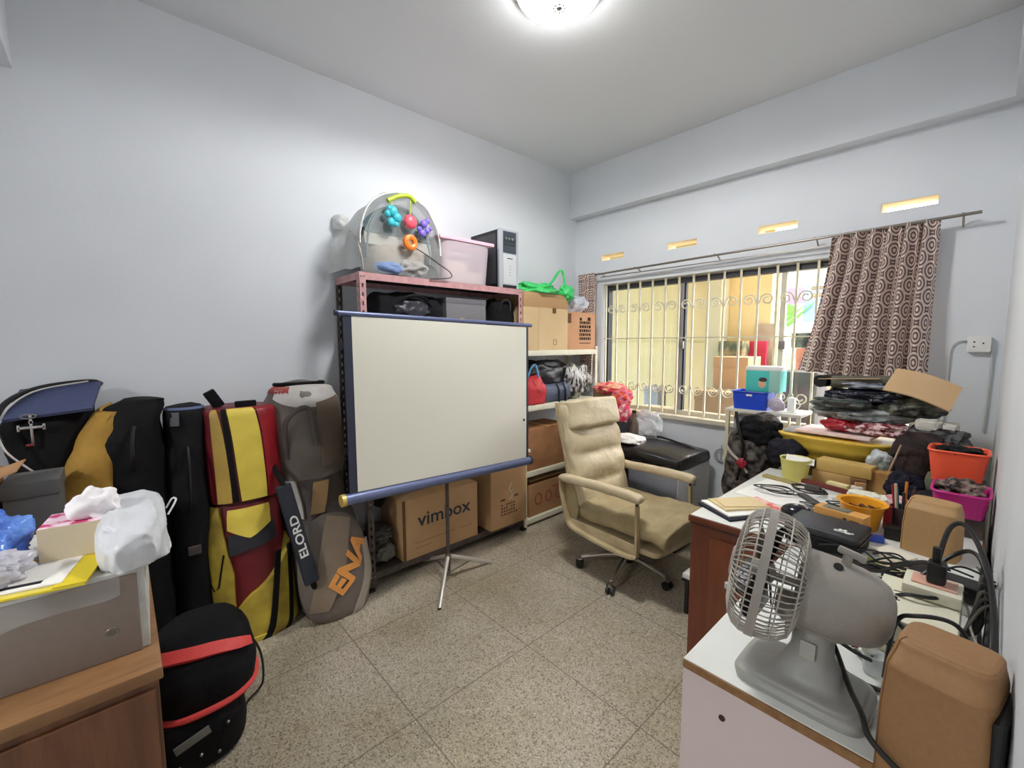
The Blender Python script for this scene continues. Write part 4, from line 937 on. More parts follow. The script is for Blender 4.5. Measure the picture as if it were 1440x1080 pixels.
# small sill things
t = T('succulent', 'small green and white potted plant outside on the sill corner', 'plant', (-1.22, 3.47, .87))
O('pot', B().lathe([(0,0),(.025,0),(.032,.05),(0,.05)], 14), mat('cream_pot', (206, 200, 176), .6), t)
b = B()
for i in range(12):
    a = i*2.4; r = .012+.02*(i/12); b.ball((r*math.cos(a), r*math.sin(a), .065+.03*R.random()), (.012,.008,.018), 2)
O('leaves', b, mat('pale_green_leaf', (176, 190, 130), .6), t)
# fuse mark scribble on the wall: dusty wall fan guard
t = T('wire_coil', 'thin grey wire coil hanging on the wall right of the metal cabinet', 'wire', (-1.28, 3.284, .60))
b = B()
for k in range(3): b.tube([(.0+(.03+.012*k)*math.cos(2*PI*i/20), .0+.006*k, (.03+.012*k)*math.sin(2*PI*i/20)) for i in range(20)], .0022, 5, closed=True)
b.tube([(0,0,.09),(0,0,-.03)], .0022, 5)
O('coil', b, mat('dull_grey_wire', (150, 150, 146), .5, .4), t)
# ---- table/shelf with blue tray
sx0, sx1 = -1.16, -.72
t = T('side_shelf', 'narrow cream shelf stand below the window holding the blue tray', 'shelf', (-.94, 3.14, 0))
O('top', B().box((-.22,-.13,.99), (.22,.13,1.01), .003), mat('pale_laminate', (216, 214, 204), .5), t)
for x in (-.205, .205):
    for y in (-.115, .115): O('leg', B().box((x-.011,y-.011,0), (x+.011,y+.011,.99)), cream, t, smooth=False)
O('cross_rail', B().box((-.2,-.12,.80), (.2,-.11,.83)), cream, t, smooth=False)
O('inner_box', B().box((-.18,-.08,.832), (.05,.1,.96), .004), mat('bluish_grey_tub', (150, 158, 164), .5), t)
t = T('tray', 'bright blue plastic tray under the teal box on the narrow shelf', 'tray', (-1.02, 3.11, 1.012))
def opentub(w, d, h, top=1.12, th=.004, n=8):
    """open rounded tub as a loft outer + inner"""
    b = B(); O_ = zloft([(0,0,0,w/2,d/2,n),(0,0,h*.5,w/2*(1+(top-1)*.5),d/2*(1+(top-1)*.5),n),(0,0,h,w/2*top,d/2*top,n)])
    nu = 40; vs = []
    for (v, off, zz) in ((0,0,0),(.5,0,0),(1,0,0),(1,-th,0),(.5,-th,0),(.03,-th,th)):
        ring = []
        for i in range(nu):
            p = O_.pt(i/nu, v); q = V((p.x, p.y, 0)); q = q*(1+off*2/max(w, d)*1.3); ring.append(b.bm.verts.new((q.x, q.y, p.z if v != .03 else th)))
        vs.append(ring)
    for j in range(5):
        for i in range(nu): b.bm.faces.new((vs[j][i], vs[j][(i+1)%nu], vs[j+1][(i+1)%nu], vs[j+1][i]))
    b.bm.faces.new(vs[0][::-1]); b.bm.faces.new(vs[-1]); return b
O('tub', opentub(.20, .16, .115, 1.1), bluem, t)
O('rim', B().tube([V((.112*math.copysign(abs(math.cos(a))**.25, math.cos(a)), .09*math.copysign(abs(math.sin(a))**.25, math.sin(a)), .115)) for a in [i/48*2*PI for i in range(48)]], .004, 6, closed=True), bluem, t)
O('label', B().box((-.015,-.0925,.088), (.02,-.0895,.10)), white, t, smooth=False)
t = T('carton', 'teal and white carton with a printed baby picture standing on the blue tray', 'box', (-.965, 3.13, 1.128))
tealc = mat('teal_card', (72, 190, 180), .5)
O('carton', B().box((-.09,-.075,.0), (.11,.07,.155), .008), tealc, t)
O('white_top', B().box((-.092,-.077,.138), (.112,.072,.166), .006), white, t)
O('pale_side', B().box((.05,-.0765,.003), (.1105,-.0745,.15), .0005), mat('pale_teal', (150, 196, 186), .5), t)
b = B().ball((.01,-.0755,.055), (.022,.002,.028), 3)
O('printed_face', b, mat('skin_print', (214, 172, 140), .7), t)
O('printed_hair', B().ball((.014,-.0765,.082), (.025,.002,.015), 3), mat('dark_hair_print', (60, 48, 46), .7), t)
t = T('power_adapter', 'white adapter with a loop of cable on the narrow shelf right of the teal carton', 'adapter', (-.80, 3.12, 1.012))
O('adapter_body', B().box((-.02,-.02,0), (.02,.02,.09), .006), white, t)
O('cable', B().tube(sp([(.0,-.02,.05), (.03,-.05,.09), (.06,-.06,.05), (.02,-.05,.01), (-.02,-.06,.004), (.05,-.09,.004)]), .003, 6), white, t)
t = T('clear_packet', 'clear packet of small parts on the narrow shelf beside the blue tray', 'packet', (-.87, 3.06, 1.012))
O('packet', B().blob((.0,0,.042), (.05,.03,.042), 51, .25, 2, 4, .001), mat('mauve_film', (190, 180, 196), .3, alpha=.85, bump=.5), t)
# black coats/backpack hanging right of the window wall
t = T('backpack', 'black patterned backpack with a red charm hanging under the blue tray shelf', 'backpack', (-.955, 2.89, 0))
cam_b = mat('black_speckled_cloth', (28, 27, 29), .7, rgb2=(112, 106, 100), sc=26, amt=.28, bump=.6, bsc=28)
O('bag_body', B().loft(zloft([(-.0,0,.42,.12,.08,2.6),(-.0,0,.45,.135,.09,2.6),(0,0,.62,.14,.10,2.6),(.02,0,.80,.145,.10,2.5),(.05,.0,.93,.12,.09,2.4),(.07,.0,1.0,.07,.06,2.2)]), 36, 30, .02, 9, 81), cam_b, t, ang=60)
O('flap', B().blob((.06,-.03,.90), (.13,.09,.10), 53, .3, 2.4, 5), blackc, t, ang=70)
O('shoulder_strap', B().tube(sp([(-.06,-.08,1.02), (-.03,-.115,.93), (.0,-.12,.82), (-.01,-.115,.70), (-.03,-.11,.6)]), .010, 6), black, t)
O('shoulder_strap', B().tube(sp([(-.12,-.06,.80), (-.07,-.10,.76), (-.01,-.12,.72), (.03,-.115,.66)]), .009, 6), mat('pale_strap', (170, 160, 148), .6), t)
O('charm', B().blob((-.0,-.125,.715), (.03,.018,.03), 54, .4, 2.6, 3), mat('dark_red_charm', (150, 30, 44), .4), t)
t = T('black_bag', 'dark navy black bag slumped between the backpack and the yellow tub', 'bag', (-.72, 2.74, .752))
O('bag_body', B().blob((0,.0,.075), (.10,.08,.085), 57, .25, 2.2, 5, .002), mat('navy_black_cloth', (30, 29, 38), .7, bump=.6, bsc=30), t, ang=70)
# ================================================================== DESKS
mah = mat('mahogany', (98, 48, 30), .4, rgb2=(118, 62, 38), sc=4, stretch=(10, 10, 1.2))
lam = mat('white_laminate', (226, 228, 224), .4, rgb2=(214, 216, 210), sc=5)
DX0, DX1, DY0, DY1, DZ = -.775, .045, 1.685, 2.66, .75
t = T('desk', 'mahogany coloured pedestal desk with a cluttered white top against the right wall', 'desk', ((DX0+DX1)/2, (DY0+DY1)/2, 0))
dx, dy = (DX1-DX0)/2, (DY1-DY0)/2
O('desk_top', B().box((-dx,-dy,DZ-.028), (dx,dy,DZ-.003), .002), mah, t)
O('top_laminate', B().box((-dx+.006,-dy+.006,DZ-.003), (dx-.006,dy-.006,DZ), .001), lam, t)
O('side_panel', B().box((-dx+.01,-dy+.01,0), (dx-.01,-dy+.03,DZ-.028)), mah, t, smooth=False)
O('raised_panel', B().box((-dx+.085,-dy+.004,.06), (dx-.05,-dy+.0095,DZ-.07), .003), mat('mahogany_panel', (104, 54, 34), .35, rgb2=(122, 68, 42), sc=4, stretch=(10,10,1.2)), t)
O('side_panel', B().box((-dx+.01,dy-.03,0), (dx-.01,dy-.01,DZ-.028)), mah, t, smooth=False)
O('front_drawers', B().box((-dx+.008,-dy+.032,.05), (-dx+.028,-dy+.42,DZ-.035), .004), mah, t)
O('back_panel', B().box((dx-.03,-dy+.03,.1), (dx-.012,dy-.03,DZ-.03)), mah, t, smooth=False)
O('edge_band', B().box((-dx+.01,-dy-.001,DZ-.034), (dx-.01,-dy+.011,DZ-.026)), mat('dark_edge', (54, 28, 20), .5), t, smooth=False)
NX0, NX1, NY0, NY1, NZ = -.408, .055, .886, 1.678, .749
pinkl = mat('pinkish_laminate', (196, 180, 178), .45, rgb2=(206, 192, 190), sc=3)
t = T('white_cabinet', 'low pinkish white cabinet with a raw wooden edge carrying the desk fan', 'cabinet', ((NX0+NX1)/2, (NY0+NY1)/2, 0))
nx, ny = (NX1-NX0)/2, (NY1-NY0)/2
O('body', B().box((-nx,-ny+.002,.02), (nx,ny,NZ-.018)), pinkl, t, smooth=False)
O('wood_edge', B().box((-nx,-ny,NZ-.02), (nx,-ny+.012,NZ-.002), .001), mat('raw_chipboard_edge', (150, 112, 72), .7, rgb2=(120,84,50), sc=60), t, smooth=False)
O('top', B().box((-nx,-ny+.004,NZ-.0175), (nx,ny,NZ), .001), lam, t)
O('screw_hole', B().cyl((-nx+.145*.6,-ny+.0015,NZ-.085), (-nx+.145*.6,-ny-.0005,NZ-.085), .0065), mat('rust_hole', (60, 40, 34), .8), t)
O('scratch', B().obox((-nx+.23,-ny+.0012,NZ-.135), (.01,.0015,.022), (0,.5,0), .0005).obox((-nx+.24,-ny+.0012,NZ-.148), (.014,.0015,.006), (0,-.4,0), .0005), mat('scratch_brown', (110, 70, 60), .8), t)
tag(O('plastic_bag', B().blob((0,0,.06), (.05,.07,.06), 60, .25, 2, 4, .001), whitebag, None, ang=70, loc=(-.49, .93, .0)), 'white plastic bag on the floor beside the pinkish cabinet', 'plastic bag')
t = T('low_shelf', 'low white board with a black edge lying under the mahogany desk side', 'shelf', (-.90, 2.28, 0))
O('board', B().box((-.11,-.13,.20), (.11,.2,.225), .002), lam, t)
O('black_edge', B().box((-.11,-.134,.185), (.114,.2,.199), .001), black, t)
O('leg', B().box((-.1,-.12,0), (-.08,.19,.186)), black, t, smooth=False)
O('leg', B().box((.08,-.12,0), (.1,.19,.186)), black, t, smooth=False)
# ---- fan
fanp = mat('warm_grey_plastic', (158, 152, 144), .45, rgb2=(146, 140, 132), sc=80, amt=.8)
fanb = mat('base_grey_plastic', (150, 150, 144), .45, rgb2=(160, 160, 154), sc=30)
wirem = mat('cage_wire', (176, 170, 160), .4)
FB = V((-.207, .992, NZ))
t = T('desk_fan', 'grey desk fan seen from the side standing on the pinkish white cabinet', 'fan', FB)
O('base', B().loft(zloft([(0,0,.0,.112,.080,5),(0,0,.012,.112,.082,6),(0,0,.020,.110,.080,6),(0.0,0,.028,.100,.072,5),(.01,0,.042,.056,.046,2.8),(.012,.005,.09,.036,.034,2.2),(.012,.008,.13,.034,.032,2)]), 44, 30), fanb, t, ang=50)
O('base_ridge', B().tube([(.112*math.copysign(abs(math.cos(a))**.4, math.cos(a)), .080*math.copysign(abs(math.sin(a))**.4, math.sin(a)), .012) for a in [i/48*2*PI for i in range(48)]], .003, 6, closed=True), fanb, t)
O('stem', B().lathe([(0,.12),(.034,.12),(.033,.135),(.028,.15),(.026,.17),(0,.17)], 24, (.012,.008,0)), fanb, t)
O('label', B().obox((.012,-.033,.10), (.026,.004,.032), (-.15,0,0), .001), mat('sticker', (168, 166, 158), .5), t)
# head frame: axis +x = motor side ; tilt nose up
HM = Matrix.Translation((0,.01,.205)) @ Matrix.Rotation(math.radians(13), 4, 'Z') @ Matrix.Rotation(math.radians(8), 4, 'Y')
hd = bpy.data.objects.new('head', None); 
def hx(b):
    for v in b.bm.verts: v.co = HM @ v.co
    return b
body = O('motor_housing', hx(B().lathe([(0,-.02),(.058,-.02),(.076,-.012),(.078,.0),(.077,.04),(.073,.075),(.066,.10),(.055,.118),(.036,.128),(0,.131)], 40, (0,0,0), 'x')), fanp, t, ang=50)
O('housing_belly', hx(B().loft(Loft([((-.05,0,-.045),(0,.03,0),(0,0,.02),3),((-.02,0,-.055),(0,.045,0),(0,0,.022),3),((.05,0,-.055),(0,.045,0),(0,0,.022),3),((.08,0,-.05),(0,.03,0),(0,0,.015),3)]), 24, 16)), fanp, t)
b = B()
for k in range(14):
    a = PI*.5+ (k-2)*.20-.6; 
    b.obox((.112, .050*math.cos(a), .050*math.sin(a)), (.016,.003,.003), (0,0,0))
O('vent_slits', hx(b), black, body, smooth=False)
b = B().cyl((.045,0,.07), (.045,0,.095), .008).obox((.05,0,.098), (.046,.012,.014), (0,.15,0), .005)
O('oscillation_knob', hx(b), fanp, t)
O('knob_recess', hx(B().cyl((.032,-.022,.070), (.032,-.026,.0755), .008)), black, body)
CR, CC = .117, -.085
# cage
b = B()
def ringx(x, r, rad, n=56): return b.tube([(x, r*math.cos(2*PI*i/n), r*math.sin(2*PI*i/n)) for i in range(n)], rad, 6, closed=True)
O('cage_band', hx(B().lathe([(CR*1.0+.012,-.085-.008),(CR+.016,-.085-.008),(CR+.016,-.085+.008),(CR+.012,-.085+.008),(CR+.012,-.085-.008)], 64, (0,0,0), 'x')), fanp, t)
for k in range(60):
    a = 2*PI*k/60; ca, sa_ = math.cos(a), math.sin(a)
    prof = [(.060,-.012),(.085,-.014),(.107,-.022),(.120,-.038),(.128,-.060),(.130,-.085)]
    O('rear_wire', hx(B().tube([(x, r*ca, r*sa_) for r, x in sp2] if False else [(x, r*ca, r*sa_) for r, x in prof], .0014, 5)), wirem, t)
for k in range(60):
    a = 2*PI*(k+.5)/60; ca, sa_ = math.cos(a), math.sin(a)
    prof = [(.130,-.085),(.129,-.102),(.121,-.117),(.106,-.128),(.080,-.136),(.032,-.140)]
    O('front_wire', hx(B().tube([(x, r*ca, r*sa_) for r, x in prof], .0014, 5)), wirem, t)
b = B(); ringx(-.012,.060,.003); ringx(-.022,.107,.0016); ringx(-.050,.125,.0016)
O('rear_ring', hx(b), wirem, t)
b = B(); ringx(-.104,.1285,.0016); ringx(-.128,.106,.0016); ringx(-.139,.050,.0016)
O('front_ring', hx(b), wirem, t)
O('front_badge', hx(B().lathe([(0,-.145),(.028,-.145),(.034,-.141),(.034,-.136),(0,-.136)], 28, (0,0,0), 'x')), fanp, t)
b = B()
for k in range(3):
    a0 = k*2*PI/3
    b.grid(lambda a, q: (-.085+.028*(a-.5)*(1+q)*.9+.0, (.018+.078*q)*math.cos(a0+1.5*(a-.5)*(1+.2*q)+.3*q), (.018+.088*q)*math.sin(a0+1.5*(a-.5)*(1+.2*q)+.3*q)), 14, 8, thick=.002)
O('fan_blade', hx(b), mat('smoky_blade', (74, 68, 62), .3, alpha=.92), t)
O('blade_hub', hx(B().lathe([(0,-.105),(.018,-.104),(.022,-.09),(.022,-.065),(.008,-.06),(.008,-.02),(0,-.02)], 20, (0,0,0), 'x')), fanp, t)
# ---- keyboard like box left of fan
t = T('battery_pack', 'black slim device with silver keys between the fan and the mahogany desk', 'device', (-.425, 1.34, NZ-.049))
O('shell', B().obox((0,0,.06), (.07,.20,.020), (0,.0,.1), .006), black, t)
b = B()
for i in range(6):
    for j in range(3): b.obox((-.022+.02*j,-.07+.024*i,.0715), (.016,.014,.004), (0,0,.1), .001)
O('keys', b, mat('grey_keys', (150, 150, 156), .4), t)
O('silver_end', B().obox((-.02,-.10,.06), (.025,.012,.018), (0,0,.1), .004), mat('silver_plastic', (0,0,0)), t)
# ---- near speaker
tan = mat('tan_plastic', (158, 118, 78), .6, rgb2=(142, 104, 66), sc=120, amt=.8)
tanl = mat('tan_plastic_far', (186, 148, 100), .6, rgb2=(172, 134, 88), sc=120, amt=.8)
def speaker(label, loc, rz, w, d, h, m, seam=True):
    t = T('speaker', label, 'speaker', loc, (0,0,rz))
    L_ = Loft([((0,0,0),(w/2,0,0),(0,d/2,0),6),((0,0,.006),(w/2,0,0),(0,d/2,0),6),((0,0,h*.45),(w/2*.99,0,0),(0,d/2*.98,0),6),((0,d*.02,h*.80),(w/2*.94,0,0),(0,d/2*.95,0),6),((0,d*.025,h*.83),(w/2*.93,0,0),(0,d/2*.93,0),6),((0,d*.10,h*.955),(w/2*.86,0,0),(0,d/2*.72,0),5),((0,d*.11,h*.985),(w/2*.83,0,0),(0,d/2*.66,0),4.5),((0,d*.12,h),(w/2*.74,0,0),(0,d/2*.55,0),4)])
    O('cabinet', B().loft(L_, 56, 48), m, t, ang=28)
    return t, L_
t, L_ = speaker('large tan computer speaker nearest the camera with a black cable over it', (-.008, .925, NZ), math.radians(-10), .132, .135, .225, tan)
O('seam', B().tube([L_.pt(.62, v/20) for v in range(0, 20)], .0012, 5), mat('seam_brown', (110, 76, 40), .7), t)
O('rear_grille', B().box((.060,-.055,.01), (.072,.05,.175), .008), black, t)
O('handle_recess', B().tube([(.01+.024*math.cos(i/20*2*PI), .012+.007*math.sin(i/20*2*PI), .2245) for i in range(20)], .0008, 5, closed=True), mat('tan_recess', (160, 116, 68), .6), t)
t, L_ = speaker('smaller tan computer speaker standing further back by the magenta basket', (-.078, 1.955, DZ), math.radians(-10), .14, .10, .178, tanl)
O('seam', B().tube([L_.pt(.62, v/20) for v in range(0, 20)], .0012, 5), mat('seam_brown', (0,0,0)), t)
# ---- power strip and boxes
t = T('white_box', 'cream plastic case under the black plug behind the near speaker', 'box', (-.055, 1.34, NZ))
cwp = mat('ivory_plastic', (226, 222, 200), .5)
O('case', B().box((-.09,-.10,0), (.06,.14,.075), .006), cwp, t)
O('lid', B().box((-.088,-.098,.075), (.058,.138,.085), .006), cwp, t)
b = B()
for y in (-.05, .0, .05): b.obox((-.05,y,.0855), (.016,.004,.001), (0,0,.2))
O('slot', b, dark, t, smooth=False)
t = T('plug_adapter', 'salmon switch socket block with a black plug on the ivory case', 'socket', (-.045, 1.43, NZ+.086))
O('block', B().box((-.055,-.05,0), (.05,.05,.03), .008), mat('ivory_plastic', (0,0,0)), t)
O('switch_panel', B().box((-.04,-.03,.03), (.04,.03,.034), .003), mat('salmon_plastic', (220, 168, 148), .5), t)
O('plug', B().box((-.015,-.02,.034), (.02,.02,.085), .008).cyl((.0,0,.08), (.0,.0,.12), .008), black, t)
t = T('power_strip', 'black power adapter lying behind the salmon socket block', 'adapter', (-.03, 1.60, NZ))
O('adapter_body', B().obox((0,0,.055), (.14,.07,.045), (0,0,-.15), .008), black, t)
O('support_box', B().box((-.06,-.04,0), (.06,.05,.03), .004), white, t)
t = T('cup', 'small clear cup beside the near speaker', 'cup', (-.115, 1.14, NZ))
O('cup_body', B().lathe([(0,.002),(.017,.002),(.022,.045),(.0205,.045),(.016,.004),(0,.004)], 20), mat('clear_cup', (214, 220, 220), .1, alpha=.5), t)
# ---- cables
def cable(label, pts, r=.0045, m=None, k=8):
    pts = [(p[0], p[1], max(p[2], .752+r) if p[1] < 1.75 else p[2]) for p in pts]
    return tag(O('cable', B().tube(sp(pts, k), r, 7), m or blackcable), label, 'cable')
cable('thick black cable looping over the front of the near tan speaker', [(-.19,1.06,.86),(-.165,1.05,.82),(-.13,.98,.80),(-.10,.90,.815),(-.085,.856,.815),(-.055,.845,.798),(-.015,.836,.785),(.03,.832,.782),(.056,.86,.785)], .0048)
cable('black cable rising in a big loop against the right wall', [(-.10,1.42,.83),(-.02,1.50,.92),(.02,1.46,.95),(.045,1.38,.90),(.05,1.28,.85),(.045,1.20,.80),(.02,1.17,.79),(-.02,1.18,.775)], .005)
cable('black cable draped from the motor housing over the ivory case', [(-.09,1.14,.93),(-.10,1.20,.89),(-.09,1.24,.83),(-.05,1.20,.82),(.0,1.12,.82),(.03,1.06,.80)], .0042)
cable('black cable running under the fan housing to the near speaker', [(-.21,1.10,.77),(-.17,1.10,.745),(-.13,1.08,.735),(-.09,1.08,.74),(-.05,1.07,.76)], .0045)
cable('black cable arching over the top of the near tan speaker', [(-.09,1.06,.80),(-.078,1.03,.93),(-.05,1.01,.968),(-.0,1.03,.965),(.03,1.05,.90)], .0038)
cable('black cable lying behind the fan motor towards the desk', [(-.30,1.62,.735),(-.22,1.60,.76),(-.14,1.52,.80),(-.09,1.50,.84),(-.05,1.46,.83)], .0045)
cable('thin grey cable curling down beside the black adapter', [(-.02,1.58,.80),(-.03,1.50,.84),(.01,1.44,.83),(.02,1.36,.815),(.03,1.30,.812)], .0025, mat('thin_grey_cable', (170,166,156), .5))
cable('thick black cable bundle climbing the right wall behind the near speaker', [(.04,1.70,.80),(.045,1.58,.87),(.048,1.45,.84),(.045,1.34,.80),(.045,1.22,.76),(.04,1.14,.74)], .006)
cable('black cable coiled by the small clear cup', [(-.16,1.20,.735),(-.12,1.25,.76),(-.08,1.20,.79),(-.12,1.16,.775),(-.15,1.18,.74)], .003)
for i in range(9):
    a = R.uniform(-.3,.3); x, y = -.27+.045*(i % 5), 1.62+.03*(i//3)
    cable('thin black cable in the tangle between the camera bag and the far speaker', [(x-.06,y+.03,.765+.003*i),(x-.0,y+.02+a*.05,.775+.004*i),(x+.06,y-.02,.785),(x+.13,y-.03+a*.1,.79+.006*i),(x+.20,y+.03,.80)], .0028).__setitem__('group', 'thin black cables behind the camera bag')
for i in range(6):
    cable('dark cable loop heaped against the right wall near the adapter', [(.0+.008*i,1.30+.03*i,.80),(.03,1.36+.03*i,.86+.008*i),(.045,1.44+.02*i,.84),(.03,1.40,.79+.005*i),(.0,1.34,.80)], .0032, blackcable if i % 2 else mat('olive_cable', (70,66,56), .5)).__setitem__('group', 'cable loops heaped by the right wall')
# mixed pens/wires under fan
for i, (c, lab) in enumerate((((214,196,60),'yellow'), ((120,30,36),'maroon'), ((220,220,214),'white'), ((30,30,32),'black'))):
    tag(O('pen', B().tube([(-.17+.012*i,1.22-.015*i,.755+.003*i), (-.075+.012*i,1.165-.02*i,.760+.003*i)], [.004,.0035], 8), mat('pen_%s' % lab, c, .4)), '%s pen lying on the pinkish cabinet behind the fan stem' % lab, 'pen')
# ---- camera bag on desk
t = T('camera_case', 'black padded camera case with a small white mark on the desk behind the fan', 'case', (-.328, 1.775, DZ+.0005), (0,0,math.radians(-4)))
O('shell', B().box((-.103,-.082,0), (.103,.082,.062), .014, 3), mat('black_padded', (24, 24, 26), .6, bump=.15, bsc=90), t)
O('lid', B().box((-.106,-.085,.048), (.106,.085,.076), .012, 3), mat('black_rubber', (40, 40, 42), .5), t)
O('zip', B().box((-.107,-.086,.044), (.107,.086,.048), .001), black, t)
b = B()
for x, y, r in ((.04,-.045,.008),(.055,-.043,.009),(.069,-.048,.007),(.046,-.03,.004),(.058,-.028,.004),(.08,-.043,.003)): b.tube([(x+r*math.cos(2*PI*i/14), y+r*.7*math.sin(2*PI*i/14), .0762) for i in range(14)], .0018, 5, closed=True)
O('printed_mark', b, white, t)
t = T('tape_dispenser', 'black and blue rounded gadget beside the camera case', 'gadget', (-.455, 1.92, DZ))
O('shell', B().ball((0,0,.035), (.055,.045,.034), 3), mat('glossy_black', (26,26,34), .15), t)
O('blue_base', B().box((.01,-.05,.0), (.075,.035,.03), .008), mat('blue_base', (54,84,190), .4), t)
O('chrome_arm', B().tube(sp([(.0,.03,.06),(.04,.02,.06),(.08,.0,.04)]), .006, 6), chrome, t)
# cardboard piece with holes
t = T('cardboard_tray', 'orange brown cardboard tray behind the camera case with dark cutouts', 'box', (-.315, 1.91, DZ), (0,0,math.radians(-12)))
O('tray_body', B().box((-.075,-.03,0), (.08,.03,.09), .003), mat('kraft_card', (214, 158, 84), .8), t)
O('top_holes', B().box((-.055,-.02,.0902), (.03,.025,.0912), .0005), mat('grey_speckle', (150,146,130), .8, rgb2=(70,66,60), sc=60), t)
O('cutout', B().box((.02,-.0308,.045), (.03,-.0298,.075)).box((.04,-.0308,.06), (.068,-.0298,.072)), dark, t, smooth=False)
# orange bowl
def bowl(name, label, cat, loc, prof, m, rot=(0,0,0), seg=40):
    t = T(name, label, cat, loc, rot); O('bowl_body', B().lathe(prof, seg), m, t); return t
om = mat('orange_yellow_plastic', (240, 170, 44), .35)
t = bowl('bowl', 'orange yellow plastic bowl holding dark keys behind the camera case', 'bowl', (-.275, 2.04, DZ), [(0,.003),(.046,.003),(.050,0),(.053,.006),(.068,.092),(.078,.097),(.078,.101),(.065,.097),(.050,.008),(0,.007)], om)
for i, (x, y, z, r) in enumerate(((-.02,.0,.075,.5), (.012,-.01,.08,-.4), (.03,.02,.078,1.2))):
    tag(O('keys', B().obox((0,0,0), (.04,.014,.008), (.3,.4,r), .002).tube([(.02+.012*math.cos(2*PI*k/12), .012*math.sin(2*PI*k/12), 0) for k in range(12)], .002, 5, closed=True), mat('brown_metal', (84,44,30), .5), loc=(-.275+x, 2.04+y, DZ+z)), 'small brown key lying in the orange yellow bowl', 'key', 'keys in the orange bowl')
tag(O('bowl_filling', B().blob((0,0,0), (.052,.052,.028), 90, .3, 3, 4), mat('dark_oddments', (110,70,36), .7, rgb2=(200,140,60), sc=40), loc=(-.275,2.04,DZ+.045)), 'heap of small brown oddments inside the orange yellow bowl', 'oddments')
# ---- papers at the left edge
def sheet(label, c, w, d, h, rz, m, z=0, name='paper'):
    return tag(O(name, B().box((-w/2,-d/2,0), (w/2,d/2,h), .0004), m, None, False, loc=(c[0],c[1],DZ+z), rot=(0,0,rz)), label, 'paper' if name == 'paper' else name.split('_')[-1])
sheet('dark navy folder at the bottom of the paper stack on the desk corner', (-.655,1.87), .19, .23, .008, -.5, mat('navy_folder', (34,34,48), .6), .0005, 'folder')
sheet('white papers fanned on the navy folder', (-.655,1.89), .18, .23, .006, -.55, paper, .009)
sheet('cream booklet on top of the fanned white papers', (-.66,1.90), .13, .20, .008, -.62, mat('cream_booklet', (226,208,162), .7, rgb2=(206,186,140), sc=30), .0155, 'booklet')
sheet('beige leaflet laid askew on the cream booklet', (-.655,1.905), .10, .18, .003, -.75, mat('beige_leaflet', (218,196,150), .7), .024, 'leaflet')
sheet('red printed flyer behind the paper stack', (-.585,2.01), .20, .09, .003, -.5, mat('red_flyer', (220,80,72), .6, rgb2=(240,200,190), sc=22, amt=.15), .001, 'flyer')
sheet('pale pink sheet beside the red printed flyer', (-.53,1.93), .16, .10, .002, -.5, mat('pale_pink_paper', (240,212,208), .7), .0005)
sheet('large white sheet spread under the tangled black cables', (-.60,2.24), .26, .34, .002, -.1, paper, .0004)
# cables on white desk
def loops(label, c, n, r, seed, m=None, rad=.0024, z0=.756, grp=None):
    rr = random.Random(seed); pts = []
    for i in range(n):
        a = i*1.25; q = r*(.55+.6*rr.random()); pts.append((c[0]+q*1.4*math.cos(a), c[1]+q*math.sin(a), z0+rad+.008*rr.random()+.001*i))
    o = cable(label, pts, rad, m, 6)
    if grp: o['group'] = grp
loops('long thin black cable coiled on the white sheet', (-.62, 2.22), 16, .06, 3)
loops('black cable coil with a dark plug on the middle of the desk', (-.52, 2.33), 14, .055, 5, rad=.0032)
loops('wiry black coil in front of the white crumpled tissues', (-.36, 2.20), 16, .045, 9)
loops('grey cable coil beside the tape gadget', (-.44, 2.12), 12, .035, 11, mat('grey_cable', (90,90,92), .5))
tag(O('adapter', B().box((-.03,-.02,0), (.03,.02,.025), .006), dark, loc=(-.50,2.36,DZ+.008)), 'dark grey plug adapter lying on the cable coil', 'adapter')
tag(O('remote_control', B().obox((0,0,0), (.16,.034,.014), (0,0,-.85), .005), mat('dark_remote', (48,46,46), .5), loc=(-.47,2.20,DZ+.010)), 'dark remote control lying across the desk cables', 'remote')
# ---- yellow tub & boxes
t = T('tub', 'pale yellow plastic tub at the back of the desk', 'tub', (-.615, 2.52, DZ))
yt = mat('pale_yellow_plastic', (228, 222, 130), .4)
O('tub_body', B().lathe([(0,.002),(.050,.002),(.052,0),(.066,.105),(.069,.108),(.069,.112),(.063,.110),(.049,.006),(0,.006)], 36), yt, t)
O('paper_inside', B().obox((.02,.0,.105), (.12,.08,.004), (.15,.1,.2)), paper, t, smooth=False)
t = T('wooden_box', 'dark red brown wooden ruler case lying in front of the yellow tub', 'case', (-.48, 2.47, DZ), (0,0,-.28))
O('case', B().box((-.14,-.014,0), (.12,.014,.02), .004), mat('red_brown_wood', (110,40,36), .5), t)
t = T('cardboard_strip', 'olive cardboard strip lying left of the yellow tub', 'cardboard', (-.66, 2.44, DZ), (0,0,-.3))
O('strip', B().box((-.08,-.02,0), (.1,.02,.012), .003), mat('olive_card', (160,144,92), .8), t)
def small(name, label, cat, loc, a, bq, m, rz=0, bev=.004): t = tag(O(name, B().box(a, bq, bev), m, loc=loc, rot=(0,0,rz)), label, cat); return t
small('cardboard_box', 'flat tan carton to the right of the yellow tub', 'box', (-.46,2.585,DZ), (-.085,-.04,0), (.085,.05,.06), mat('tan_carton', (196,160,104), .8, rgb2=(176,140,88), sc=12), -.1)
small('cardboard_box', 'wider golden carton stacked on the flat tan carton', 'box', (-.43,2.59,DZ+.062), (-.10,-.045,0), (.12,.05,.055), mat('golden_carton', (206,176,104), .75, rgb2=(190,156,86), sc=12), -.12)
